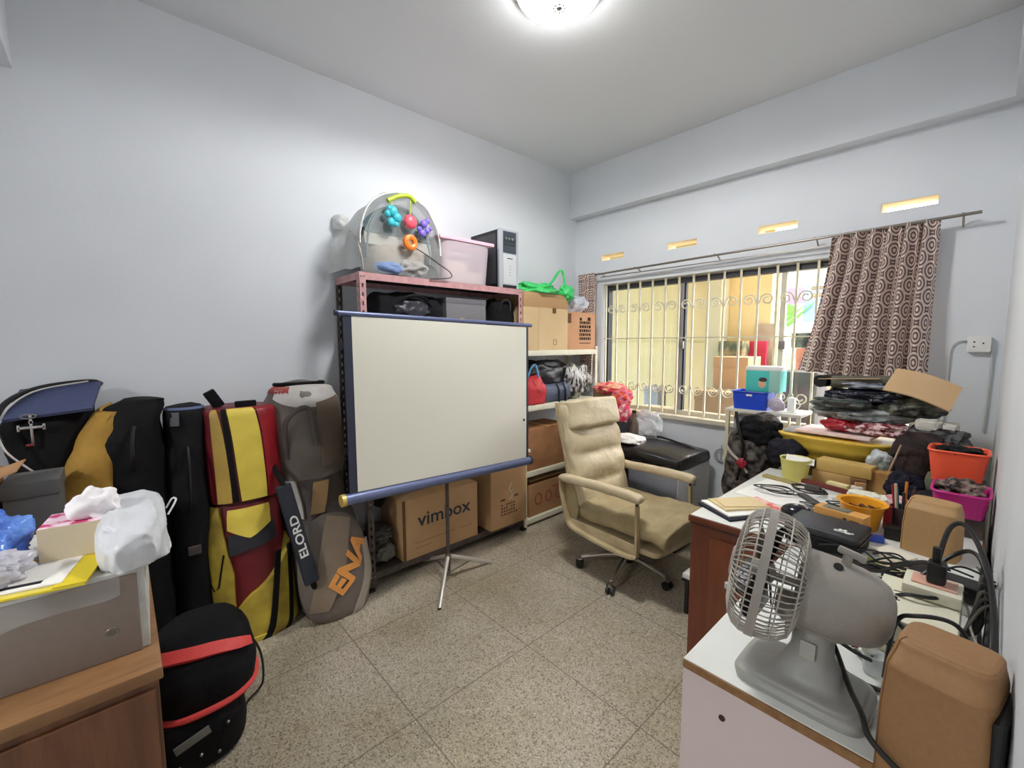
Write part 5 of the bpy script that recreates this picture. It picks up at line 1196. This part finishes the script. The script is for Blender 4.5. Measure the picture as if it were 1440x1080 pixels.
small('cardboard_box', 'brown carton standing in front of the golden basin', 'box', (-.285,2.585,DZ), (-.06,-.04,0), (.06,.05,.10), mat('brown_carton', (150,106,58), .8, rgb2=(190,150,90), sc=10, amt=.3), -.2)
small('cardboard_box', 'small dark stained carton beside the brown carton', 'box', (-.36,2.535,DZ), (-.03,-.02,0), (.03,.03,.06), mat('stained_carton', (120,84,50), .8), .2)
small('cream_block', 'cream sponge block in front of the cartons', 'sponge', (-.43,2.50,DZ), (-.045,-.02,0), (.045,.02,.03), mat('cream_sponge', (226,214,158), .9, bump=.4, bsc=60), -.3, .008)
small('white_bottle', 'small white jar beside the cream sponge block', 'jar', (-.355,2.47,DZ), (-.022,-.018,0), (.022,.018,.04), mat('offwhite_jar', (222,214,200), .5), .3, .01)
crump('tissue', 'crumpled white tissue left of the pink bundle on the desk', 'tissue', (-.315,2.36,DZ+.025), (.06,.05,.026), mat('ivory_tissue', (232,230,214), .9), 71, .4, flat=DZ+.001)
crump('tissue', 'crumpled ivory tissue beside the orange yellow bowl', 'tissue', (-.26,2.33,DZ+.03), (.045,.045,.03), mat('ivory_tissue', (0,0,0)), 72, .4, flat=DZ+.001)
crump('cloth_bundle', 'pink and white bundle behind the orange yellow bowl', 'cloth', (-.205,2.33,DZ+.035), (.04,.035,.035), mat('pink_bundle', (206,110,124), .7, rgb2=(240,220,220), sc=14, amt=.2), 73, .35, flat=DZ+.001)
# pens cluster in holder
t = T('pen_holder', 'dark mesh pen holder right of the orange yellow bowl', 'pen holder', (-.165, 2.13, DZ))
O('cup', B().lathe([(0,.002),(.038,.002),(.040,.085),(.037,.085),(.035,.005),(0,.005)], 24), mat('dark_mesh', (44,42,46), .5, rgb2=(90,70,74), sc=40), t)
pc = [((30,30,32),'black'),((34,34,60),'dark blue'),((224,130,50),'orange'),((40,100,90),'green'),((150,30,40),'red'),((210,200,180),'cream'),((50,50,54),'charcoal'),((80,60,50),'brown')]
for i, (c, nme) in enumerate(pc):
    a = i*.785; tag(O('pen', B().tube([(.018*math.cos(a),.018*math.sin(a),.01), (.036*math.cos(a),.036*math.sin(a),.15+.012*(i%3))], [.0045,.0045], 8), mat('pen2_%d' % i, c, .4), loc=(-.165,2.13,DZ)), '%s pen standing in the dark mesh holder' % nme, 'pen')
small('blue_block', 'small blue plastic clip box between the bowl and the far speaker', 'clip box', (-.215,1.93,DZ), (-.022,-.016,0), (.022,.016,.02), mat('mid_blue', (60,96,210), .4), .3)
small('black_charger', 'black charger block beside the small blue clip box', 'charger', (-.18,2.0,DZ), (-.022,-.022,0), (.025,.025,.045), black, .1)
for i, (c, nme) in enumerate((((200,206,90),'yellow green'), ((226,216,190),'cream'), ((190,60,60),'red'), ((230,228,220),'white'))):
    tag(O('pen', B().tube([(-.25+.045*i,1.76+.03*(i%2)+.02*i,DZ+.008), (-.18+.045*i,1.715+.03*(i%2)+.02*i,DZ+.008)], [.006,.005], 8), mat('pen3_%d' % i, c, .4)), '%s marker lying beside the camera case' % nme, 'marker')
small('white_carton', 'flat white carton between the markers and the far speaker', 'box', (-.14,1.80,DZ), (-.06,-.03,0), (.03,.04,.022), mat('cream_carton2', (232,224,206), .7), -.4)
# ---- yellow basin and pile behind
ybm = mat('golden_yellow_plastic', (246, 210, 90), .45, rgb2=(226, 186, 66), sc=6)
t = T('basin', 'wide golden yellow basin at the end of the desk under the newspapers', 'basin', (-.53, 2.90, .0))
O('basin_body', B().loft(Loft([((0,0,.80),(.19,0,0),(0,.11,0),2.6),((0,0,.82),(.21,0,0),(0,.12,0),2.6),((0.01,0,.88),(.25,0,0),(0,.15,0),2.6),((0.01,0,.93),(.275,0,0),(0,.165,0),2.6),((0.01,0,.935),(.26,0,0),(0,.155,0),2.6)]), 44, 20, .004, 6, 91), ybm, t, ang=60)
O('stand', B().box((-.17,-.09,0), (.22,.12,.80), .004), mat('dim_brown_box', (110,90,60), .8), t)
sheet2 = lambda label, x, y, z, w, d, h, rz, m, name='newspaper': tag(O(name, B().box((-w/2,-d/2,0), (w/2,d/2,h), .002), m, loc=(x,y,z), rot=(0,0,rz)), label, 'newspaper' if name == 'newspaper' else name.split('_')[-1])
sheet2('folded grey newspaper lying on the golden basin', -.60, 2.92, .937, .32, .2, .012, .05, mat('newsprint', (186,184,180), .8, rgb2=(120,120,124), sc=30))
sheet2('pink edged magazine on the folded grey newspaper', -.52, 2.88, .950, .34, .2, .012, -.1, mat('pink_magazine', (232,190,180), .6, rgb2=(240,226,220), sc=9), 'magazine')
crump('red_bag', 'shiny dark red bag on the pink edged magazine', 'bag', (-.50, 2.90, 1.003), (.09,.08,.034), mat('red_satin', (170,26,40), .3, bump=.5), 75, .3, flat=.963)
crump('cloth', 'red and white patterned cloth beside the shiny dark red bag', 'cloth', (-.35, 2.90, 1.0), (.14,.10,.038), mat('red_white_print', (120,20,34), .7, rgb2=(230,200,200), sc=40, amt=.12, bump=.5), 76, .3, flat=.961)
gb_ = [(-.43,2.96,1.065,.22,.13,.045,'clear plastic bag of dark grey items on the pile under the curtain',mat('dark_clear_film', (70,76,74), .2, rgb2=(190,196,194), sc=12, amt=.35, bump=.8),77),  # paler tones in the film colours of this pile imitate highlights
       (-.50,2.92,1.12,.15,.12,.034,'flattened grey green plastic bag near the left of the pile',mat('grey_green_film', (92,100,94), .2, rgb2=(40,44,42), sc=10, bump=.8),78),
       (-.40,2.95,1.165,.18,.12,.042,'black plastic bag with a navy sheen on the pile',mat('navy_film', (36,36,56), .2, rgb2=(20,20,24), sc=8, bump=.8),79),
       (-.43,2.93,1.225,.13,.09,.025,'white and silver plastic bag on top of the pile',mat('silver_film', (196,202,210), .15, rgb2=(120,124,140), sc=8, amt=.3, bump=.8),80),
       (-.24,2.95,1.12,.14,.11,.06,'olive black plastic bag under the cardboard flap',mat('olive_black_film', (34,36,28), .25, rgb2=(120,124,110), sc=14, amt=.25, bump=.8),81)]
for x, y, z, a, c, d_, lab, m, sd in gb_: crump('plastic_bag', lab, 'plastic bag', (x,y,z), (a,c,d_), m, sd, .3)
t = T('black_tube', 'black padded tube end sticking out at the left of the pile', 'case', (-.585, 2.95, 1.235))
O('case', B().tube([(-.02,-.09,.0), (.03,.09,.0)], [.034,.034], 20), black, t)
O('pale_cover', B().tube([(.03,-.08,.0), (.30,-.04,.01)], [.034,.03], 20), mat('olive_grey_cloth', (96,92,80), .7, bump=.5), t)
t = T('cardboard_flap', 'folded piece of tan cardboard lying on top of the bag pile', 'cardboard', (-.27, 2.93, 1.235))
def cfl(a, q): return (-.06+.24*a+.03*q, -.14+.17*q, -.02-.085*a+.10*q+.015*math.sin(3*a))
O('board', B().grid(cfl, 16, 6, thick=.006), mat('tan_board', (206,172,130), .85), t)
O('fold', B().grid(lambda a, q: (-.34+.26*a, -.09+.18*q, .015+.015*a), 10, 4, thick=.004), mat('tan_board2', (176,150,118), .85), t)
crump('foam_block', 'white foam block wedged among black bags right of the red cloth', 'foam', (-.16, 2.88, 1.05), (.045,.04,.03), mat('white_foam', (216,214,204), .8), 82, .2, sq=.4)
crump('foam_block', 'second smaller white foam piece beside the larger foam block', 'foam', (-.085, 2.88, 1.045), (.03,.03,.022), mat('white_foam', (0,0,0)), 83, .2, sq=.4)
crump('black_bag', 'shiny black plastic bag below the white foam pieces', 'plastic bag', (-.13, 2.88, .965), (.12,.10,.075), mat('shiny_black_film', (22,22,24), .2, rgb2=(90,90,90), sc=22, amt=.15, bump=.9), 84, .35)  # paler flecks in the black film colour stand in for glints
t = T('black_coat', 'dark brown black coat hanging in a heap behind the pen holder', 'coat', (-.20, 2.72, 0))
O('coat_body', B().loft(zloft([(.02,0,.752,.085,.07,2.4),(0,0,.78,.10,.09,2.4),(.0,0,.86,.10,.08,2.3),(.02,.02,.95,.10,.08,2.3),(.03,.04,1.0,.07,.05,2.2)]), 40, 30, .035, 10, 95), mat('dark_brown_cloth', (34,28,30), .8, rgb2=(70,58,56), sc=10, bump=.6), t, ang=60)
O('cord', B().tube(sp([(-.03,-.10,.98),(-.05,-.11,.90),(-.07,-.11,.82),(-.07,-.10,.77)]), .004, 6), mat('pale_cord', (180,160,130), .7), t)
crump('white_helmet', 'white and grey bundle beside the golden basin end', 'bundle', (-.305, 2.66, DZ+.115), (.048,.048,.062), mat('white_grey_plastic', (216,222,226), .4, rgb2=(120,132,128), sc=8, amt=.25), 86, .3)
crump('grey_case', 'dark grey bundle under the white and grey bundle', 'bundle', (-.285, 2.68, DZ+.035), (.05,.045,.036), mat('charcoal_cloth', (54,56,58), .7), 87, .3, flat=DZ+.001)
crump('black_bag', 'black cloth bag standing between the bowl and the coat', 'bag', (-.19, 2.50, DZ+.06), (.07,.07,.07), mat('blue_black_cloth', (26,26,40), .7, bump=.5), 88, .35, flat=DZ+.001)
crump('black_bag', 'black pouch lying behind the far tan speaker', 'pouch', (-.07, 2.40, DZ+.05), (.09,.07,.05), mat('black_pouch', (24,24,26), .6, bump=.5), 89, .3, flat=DZ+.001)
# orange & magenta baskets
def basket(name, label, loc, w, d, h, m, top=1.25, rot=(0,0,0)):
    t = T(name, label, 'basket', loc, rot)
    O('basket_body', opentub(w, d, h, top, .004, 6), m, t)
    O('rim', B().tube([V((w/2*top*math.copysign(abs(math.cos(a))**.34, math.cos(a)), d/2*top*math.copysign(abs(math.sin(a))**.34, math.sin(a)), h)) for a in [i/48*2*PI for i in range(48)]], .005, 6, closed=True), m, t)
    b = B()
    for i in range(8):
        x = -w/2*.8+w*.8*i/7; b.box((x-.0015, -d/2*1.13, h*.2), (x+.0015, -d/2*1.16, h*.85))
    return t
magm = mat('magenta_plastic', (206, 40, 138), .4); orm = mat('neon_orange_plastic', (255, 100, 66), .4)
small('carton_stack', 'grey brown carton pile under the magenta basket', 'box', (-.02,2.30,DZ), (-.05,-.10,0), (.06,.06,.07), mat('grey_brown_card', (110,98,88), .8, rgb2=(60,52,48), sc=14), 0)
basket('basket', 'magenta plastic basket full of dark oddments behind the far speaker', (-.025, 2.27, DZ+.072), .125, .16, .085, magm, 1.2)
crump('oddments', 'dark oddments heaped in the magenta basket', 'oddments', (-.025, 2.27, DZ+.155), (.062,.075,.035), mat('dark_heap', (50,44,44), .7, rgb2=(150,130,120), sc=30, amt=.15), 97, .5)
small('carton_stack', 'olive bottle crate supporting the orange basket by the wall', 'box', (-.045,2.54,DZ), (-.09,-.07,0), (.085,.07,.13), mat('olive_crate', (120,122,98), .7, rgb2=(80,84,70), sc=12), 0)
basket('basket', 'neon orange plastic basket at the right wall above the magenta one', (-.045, 2.53, DZ+.131), .145, .14, .125, orm, 1.2)
crump('oddments', 'black wires bundled inside the neon orange basket', 'oddments', (-.045, 2.53, DZ+.25), (.07,.07,.02), mat('black_heap', (26,26,26), .7), 98, .5)


# more cables by the wall
for lab, pts, rr in (
 ('heavy black cable looping from the black plug over to the right wall', [(-.045,1.43,.90),(-.03,1.50,.985),(.0,1.50,1.0),(.035,1.40,.95),(.05,1.28,.88),(.05,1.16,.82),(.03,1.08,.79),(.0,1.09,.775)], .0055),
 ('black cable crossing from the camera case to the black plug', [(-.24,1.64,.77),(-.17,1.55,.80),(-.11,1.50,.86),(-.06,1.46,.90),(-.03,1.44,.87)], .005),
 ('black cable sagging over the ivory case edge', [(-.20,1.44,.79),(-.14,1.40,.80),(-.09,1.36,.845),(-.04,1.38,.85),(.01,1.44,.86)], .0045),
 ('thin black cable hanging behind the near tan speaker', [(-.10,1.20,.80),(-.06,1.16,.83),(-.02,1.14,.86),(.02,1.14,.84),(.04,1.18,.79)], .003),
 ('black twin cable coming out below the fan housing', [(-.16,1.05,.84),(-.13,1.10,.80),(-.10,1.14,.775),(-.05,1.14,.765),(.0,1.12,.765)], .004),
 ('grey cable stretched along the foot of the right wall', [(.03,1.90,.76),(.04,1.75,.79),(.04,1.60,.80),(.035,1.45,.78),(.04,1.25,.77)], .004)):
    cable(lab, pts, rr, blackcable if 'grey' not in lab else mat('grey_cable', (90,90,92), .5))
for i in range(10):
    a = R.uniform(0, 6.28); x, y = -.16+.03*(i % 4), 1.50+.05*(i//3)
    o = cable('thin black cable in the tangle between the camera bag and the far speaker', [(x-.08*math.cos(a),y-.05*math.sin(a),.765+.004*i),(x-.03,y+.04*math.cos(a),.785+.003*i),(x+.04,y-.03,.79+.003*i),(x+.09*math.cos(a)*.6,y+.06*math.sin(a),.775)], .0026)
    o['group'] = 'thin black cables behind the camera bag'
small('white_carton', 'flat white paper carton lying under the cable tangle', 'box', (-.20,1.56,NZ), (-.06,-.045,0), (.05,.045,.012), paper, .5, .002)
small('notepad', 'cream notepad under the markers beside the camera case', 'notepad', (-.16,1.72,DZ), (-.045,-.04,0), (.045,.035,.008), mat('cream_booklet', (0,0,0)), .3, .001)
small('green_pouch', 'dark green pouch between the pen holder and the far tan speaker', 'pouch', (-.105,2.06,DZ), (-.03,-.02,0), (.03,.02,.07), mat('dark_green_pouch', (30,70,60), .6), -.2, .01)
small('red_tool', 'small red handled tool lying on the desk beside the pen holder', 'tool', (-.205,2.09,DZ), (-.012,-.012,0), (.012,.012,.09), mat('red_handle', (150,30,44), .5), .2, .005)
small('white_adapter', 'white plug adapter among the coils near the crumpled tissues', 'adapter', (-.40,2.30,DZ), (-.025,-.018,0), (.025,.018,.022), white, .6)
small('black_adapter', 'black plug adapter near the yellow bowl tissues', 'adapter', (-.335,2.27,DZ), (-.02,-.015,0), (.02,.015,.025), black, -.4)
small('brown_packet', 'tan paper packet leaning between the cartons at the back of the desk', 'packet', (-.345,2.48,DZ), (-.02,-.008,0), (.02,.008,.055), mat('tan_packet', (184,140,90), .8), .5, .002)

# ================================================================== OUTSIDE
yelw = mat('outside_yellow_wall', (226, 200, 142), .8, rgb2=(220, 192, 132), sc=3)
OY = 5.35
ext = B(); ext.box((-6.5, OY, -.3), (-1.62, OY+.12, 3.2)); ST('wall_outside', ext, yelw, smooth=False)
ST('wall_outside_side', B().box((-6.6, Y1+.14, -.3), (-6.5, OY, 3.2)), yelw, smooth=False)
ST('ground_outside', B().box((-6.6, Y1+.14, -.35), (6, 12, -.3)), mat('yard_concrete', (170, 166, 154), .8, rgb2=(150,146,134), sc=6), smooth=False)
ST('soffit', B().box((-6.6, Y1+.14, 3.0), (.9, OY+.12, 3.1)), mat('soffit_cream', (236, 226, 196), .8), smooth=False)
t = T('yellow_pillar', 'pale yellow square pillar outside beyond the window grille', 'pillar', (-2.13, 5.22, -.3))
O('shaft', B().box((-.07,-.12,0), (.07,.12,3.3)), mat('pillar_cream', (196, 182, 140), .8), t, smooth=False)
O('wall_line', B().box((-3.4,.118,1.76), (-.08,.129,1.785)), mat('yellow_ledge', (206, 186, 124), .8), t, smooth=False)
# second layer : banner, plant, boxes
t = T('banner', 'white banner with green leaves and blue and pink columns hung outside', 'banner', (0, 7.0, 0))
O('cloth', B().box((-2.7,.0,1.30), (-.9,.02,2.6)), mat('banner_white', (245,246,246), .7), t, smooth=False)
for x in (-2.68, -.93): O('pole', B().cyl((x,.03,-.3), (x,.03,2.65), .02), gunm, t)
O('pink_stripe', B().box((-2.68,-.004,2.16), (-2.25,-.001,2.6)), mat('banner_pink', (226,196,216), .7), t, smooth=False)
O('blue_stripe', B().box((-1.72,-.004,1.72), (-1.38,-.001,2.5)), mat('banner_blue', (120,150,220), .7), t, smooth=False)
O('purple_stripe', B().box((-2.3,-.005,1.98), (-1.72,-.002,2.2)), mat('banner_purple', (140,120,170), .7), t, smooth=False)
b = B()
gp = [(-2.72+.0,1.86),(-2.66,1.7),(-2.6,1.95),(-2.5,1.78),(-2.35,1.72),(-2.2,1.78),(-2.05,1.85),(-1.9,1.9)]
for i, (x, z) in enumerate(gp): b.ball((x,-.03,z), (.10,.02,.075 if i > 2 else .15), 3)
for i in range(7): b.tube([(-2.5+.1*i,-.03,1.68), (-2.2+.1*i,-.03,1.80+.03*i)], [.03,.004], 6)
O('green_leaves', b, mat('banner_green', (92, 196, 72), .6), t)
def obx(label, x0, x1, z0, z1, y, m, name='cardboard_box', cat='box', d=.35):
    t = T(name, label, cat, ((x0+x1)/2, y+d/2, z0)); w = (x1-x0)/2
    O('carton', B().box((-w,-d/2,0), (w,d/2,z1-z0), .004), m, t)
    O('lid_band', B().box((-w-.004,-d/2-.004,(z1-z0)*.93), (w+.004,d/2+.004,z1-z0+.003), .003), m, t); return t
def pxz(px0, px1, py0, py1, y): a, c = ay(px0, py1, y), ay(px1, py0, y); return a.x, c.x, a.z, c.z
def obp(label, px0, px1, py0, py1, y, m, **k):
    x0, x1, z0, z1 = pxz(px0, px1, py0, py1, y)
    if k.pop('base', True): z0 = -.3
    return obx(label, x0, x1, z0, z1, y, m, **k)
t = obp('large cardboard box on a stack outside behind the grille', 1002, 1052, 503, 552, 4.62, mat('yard_cardboard', (170,128,84), .85)); 
obp('low outdoor bench under the cardboard boxes', 975, 1066, 556, 606, 4.2, mat('yard_bench', (120,96,66), .8), name='bench', cat='bench', d=.35)
obp('printed brown carton leaning behind the large outdoor box', 1010, 1044, 480, 503, 5.0, mat('green_print_card', (150,128,84), .85, rgb2=(70,84,60), sc=9, amt=.2), d=.2)
obp('bright red board standing outside behind the boxes', 1036, 1078, 480, 500, 5.25, mat('yard_red', (200,50,70), .6), name='red_board', cat='board', d=.04)
obp('tall brown panel with a pale edge outside left of the grey sash', 1060, 1090, 455, 545, 5.3, mat('yard_brown_panel', (150,122,92), .8, rgb2=(190,170,140), sc=5), name='panel', cat='board', d=.04)
obp('rust brown cupboard outside behind the right grille bars', 1118, 1142, 490, 524, 5.6, mat('yard_rust', (190,130,110), .8), name='cupboard', cat='cupboard', d=.3)
obp('dark speckled shrub box outside above the rust cupboard', 1112, 1150, 468, 489, 5.65, mat('yard_shrub', (90,106,98), .9, rgb2=(40,46,48), sc=16, amt=.2), base=False, name='hedge_box', cat='hedge', d=.3)
obp('dark storage chest outside to the right of the bench', 1070, 1150, 525, 612, 5.0, mat('yard_dark', (66,58,54), .8), name='chest', cat='chest', d=.4)
obp('grey step block on the yard below the yellow wall', 905, 925, 545, 590, 4.6, mat('yard_grey', (140,140,136), .8), name='concrete_block', cat='block', d=.2)
t = T('outdoor_chair', 'cream plastic garden stool outside near the dark window seal', 'stool', (-2.4, 4.3, -.3))
O('seat', B().box((-.16,-.16,1.02), (.16,.16,1.05), .01), mat('cream_paint', (0,0,0)), t)
for a in (-.14, .14):
    for c in (-.14, .14): O('leg', B().cyl((a*1.1,c*1.1,0), (a,c,1.02), .012, seg=8), mat('cream_paint', (0,0,0)), t)
t = T('carport_beam', 'cream carport fascia beam across the bright yard', 'beam', (0, 6.4, 0))
O('beam', B().box((-1.6,-.1,2.18), (5,.1,2.85)), mat('carport_cream', (222,216,190), .8), t, smooth=False)
O('pipe', B().cyl((-1.5,-.0,2.02), (5,-.0,2.04), .03), gunm, t)
O('pipe', B().cyl((-1.5,-.0,2.11), (5,-.0,2.12), .02), gunm, t)
t = T('garden_wall', 'bright white boundary wall beyond the carport', 'wall', (0, 9.5, -.3))
O('wall_body', B().box((-1.6,0,0), (6,.15,2.9)), mat('boundary_white', (240,240,238), .8), t, smooth=False)
t = T('carport_post', 'square cream carport post behind the grey sash stile', 'post', ay(1090, 480, 6.2)*1)
t.location.z = -.3
O('shaft', B().box((-.04,-.04,0), (.04,.04,2.72)), mat('post_grey', (160,156,150), .7), t, smooth=False)

# ================================================================== LIGHT
w = bpy.data.worlds.new('world'); S.world = w; w.use_nodes = True
N = w.node_tree.nodes; L = w.node_tree.links
bg = N['Background']; sky = N.new('ShaderNodeTexSky'); sky.sky_type = 'NISHITA'; sky.sun_disc = False
sky.sun_elevation = math.radians(50); sky.sun_rotation = math.radians(30); sky.air_density = 1; sky.dust_density = 4
L.new(sky.outputs[0], bg.inputs[0]); bg.inputs[1].default_value = 1.35
def light(kind, name, loc, energy, **k):
    l = bpy.data.lights.new(name, kind); l.energy = energy
    for a, v in k.items(): setattr(l, a, v)
    o = bpy.data.objects.new(name, l); COL.objects.link(o); o.location = loc; return o
s = light('SUN', 'sun', (0,5,8), 5.0, angle=math.radians(3), color=(1,.96,.88)); s.rotation_euler = (math.radians(-38), math.radians(22), 0)
p = light('SPOT', 'lamp_light', (-1.36,1.53,2.88), 52, shadow_soft_size=.15, spot_size=math.radians(176), spot_blend=.25, color=(1,.99,.975))
a_ = light('AREA', 'added_hall_fill', (-.95,-2.5,2.72), 50, shape='DISK', size=.6, color=(1,.97,.93)); a_.rotation_euler = (math.radians(25), 0, 0)  # unseen fill, added to brighten faces turned towards the camera
S.view_settings.view_transform = 'Standard'; S.view_settings.look = 'None'; S.view_settings.gamma = 1; S.view_settings.use_curve_mapping = False
S.view_settings.exposure = .74
S.cycles.max_bounces = 10; S.cycles.diffuse_bounces = 6; S.cycles.transparent_max_bounces = 24
S.cycles.use_denoising = True
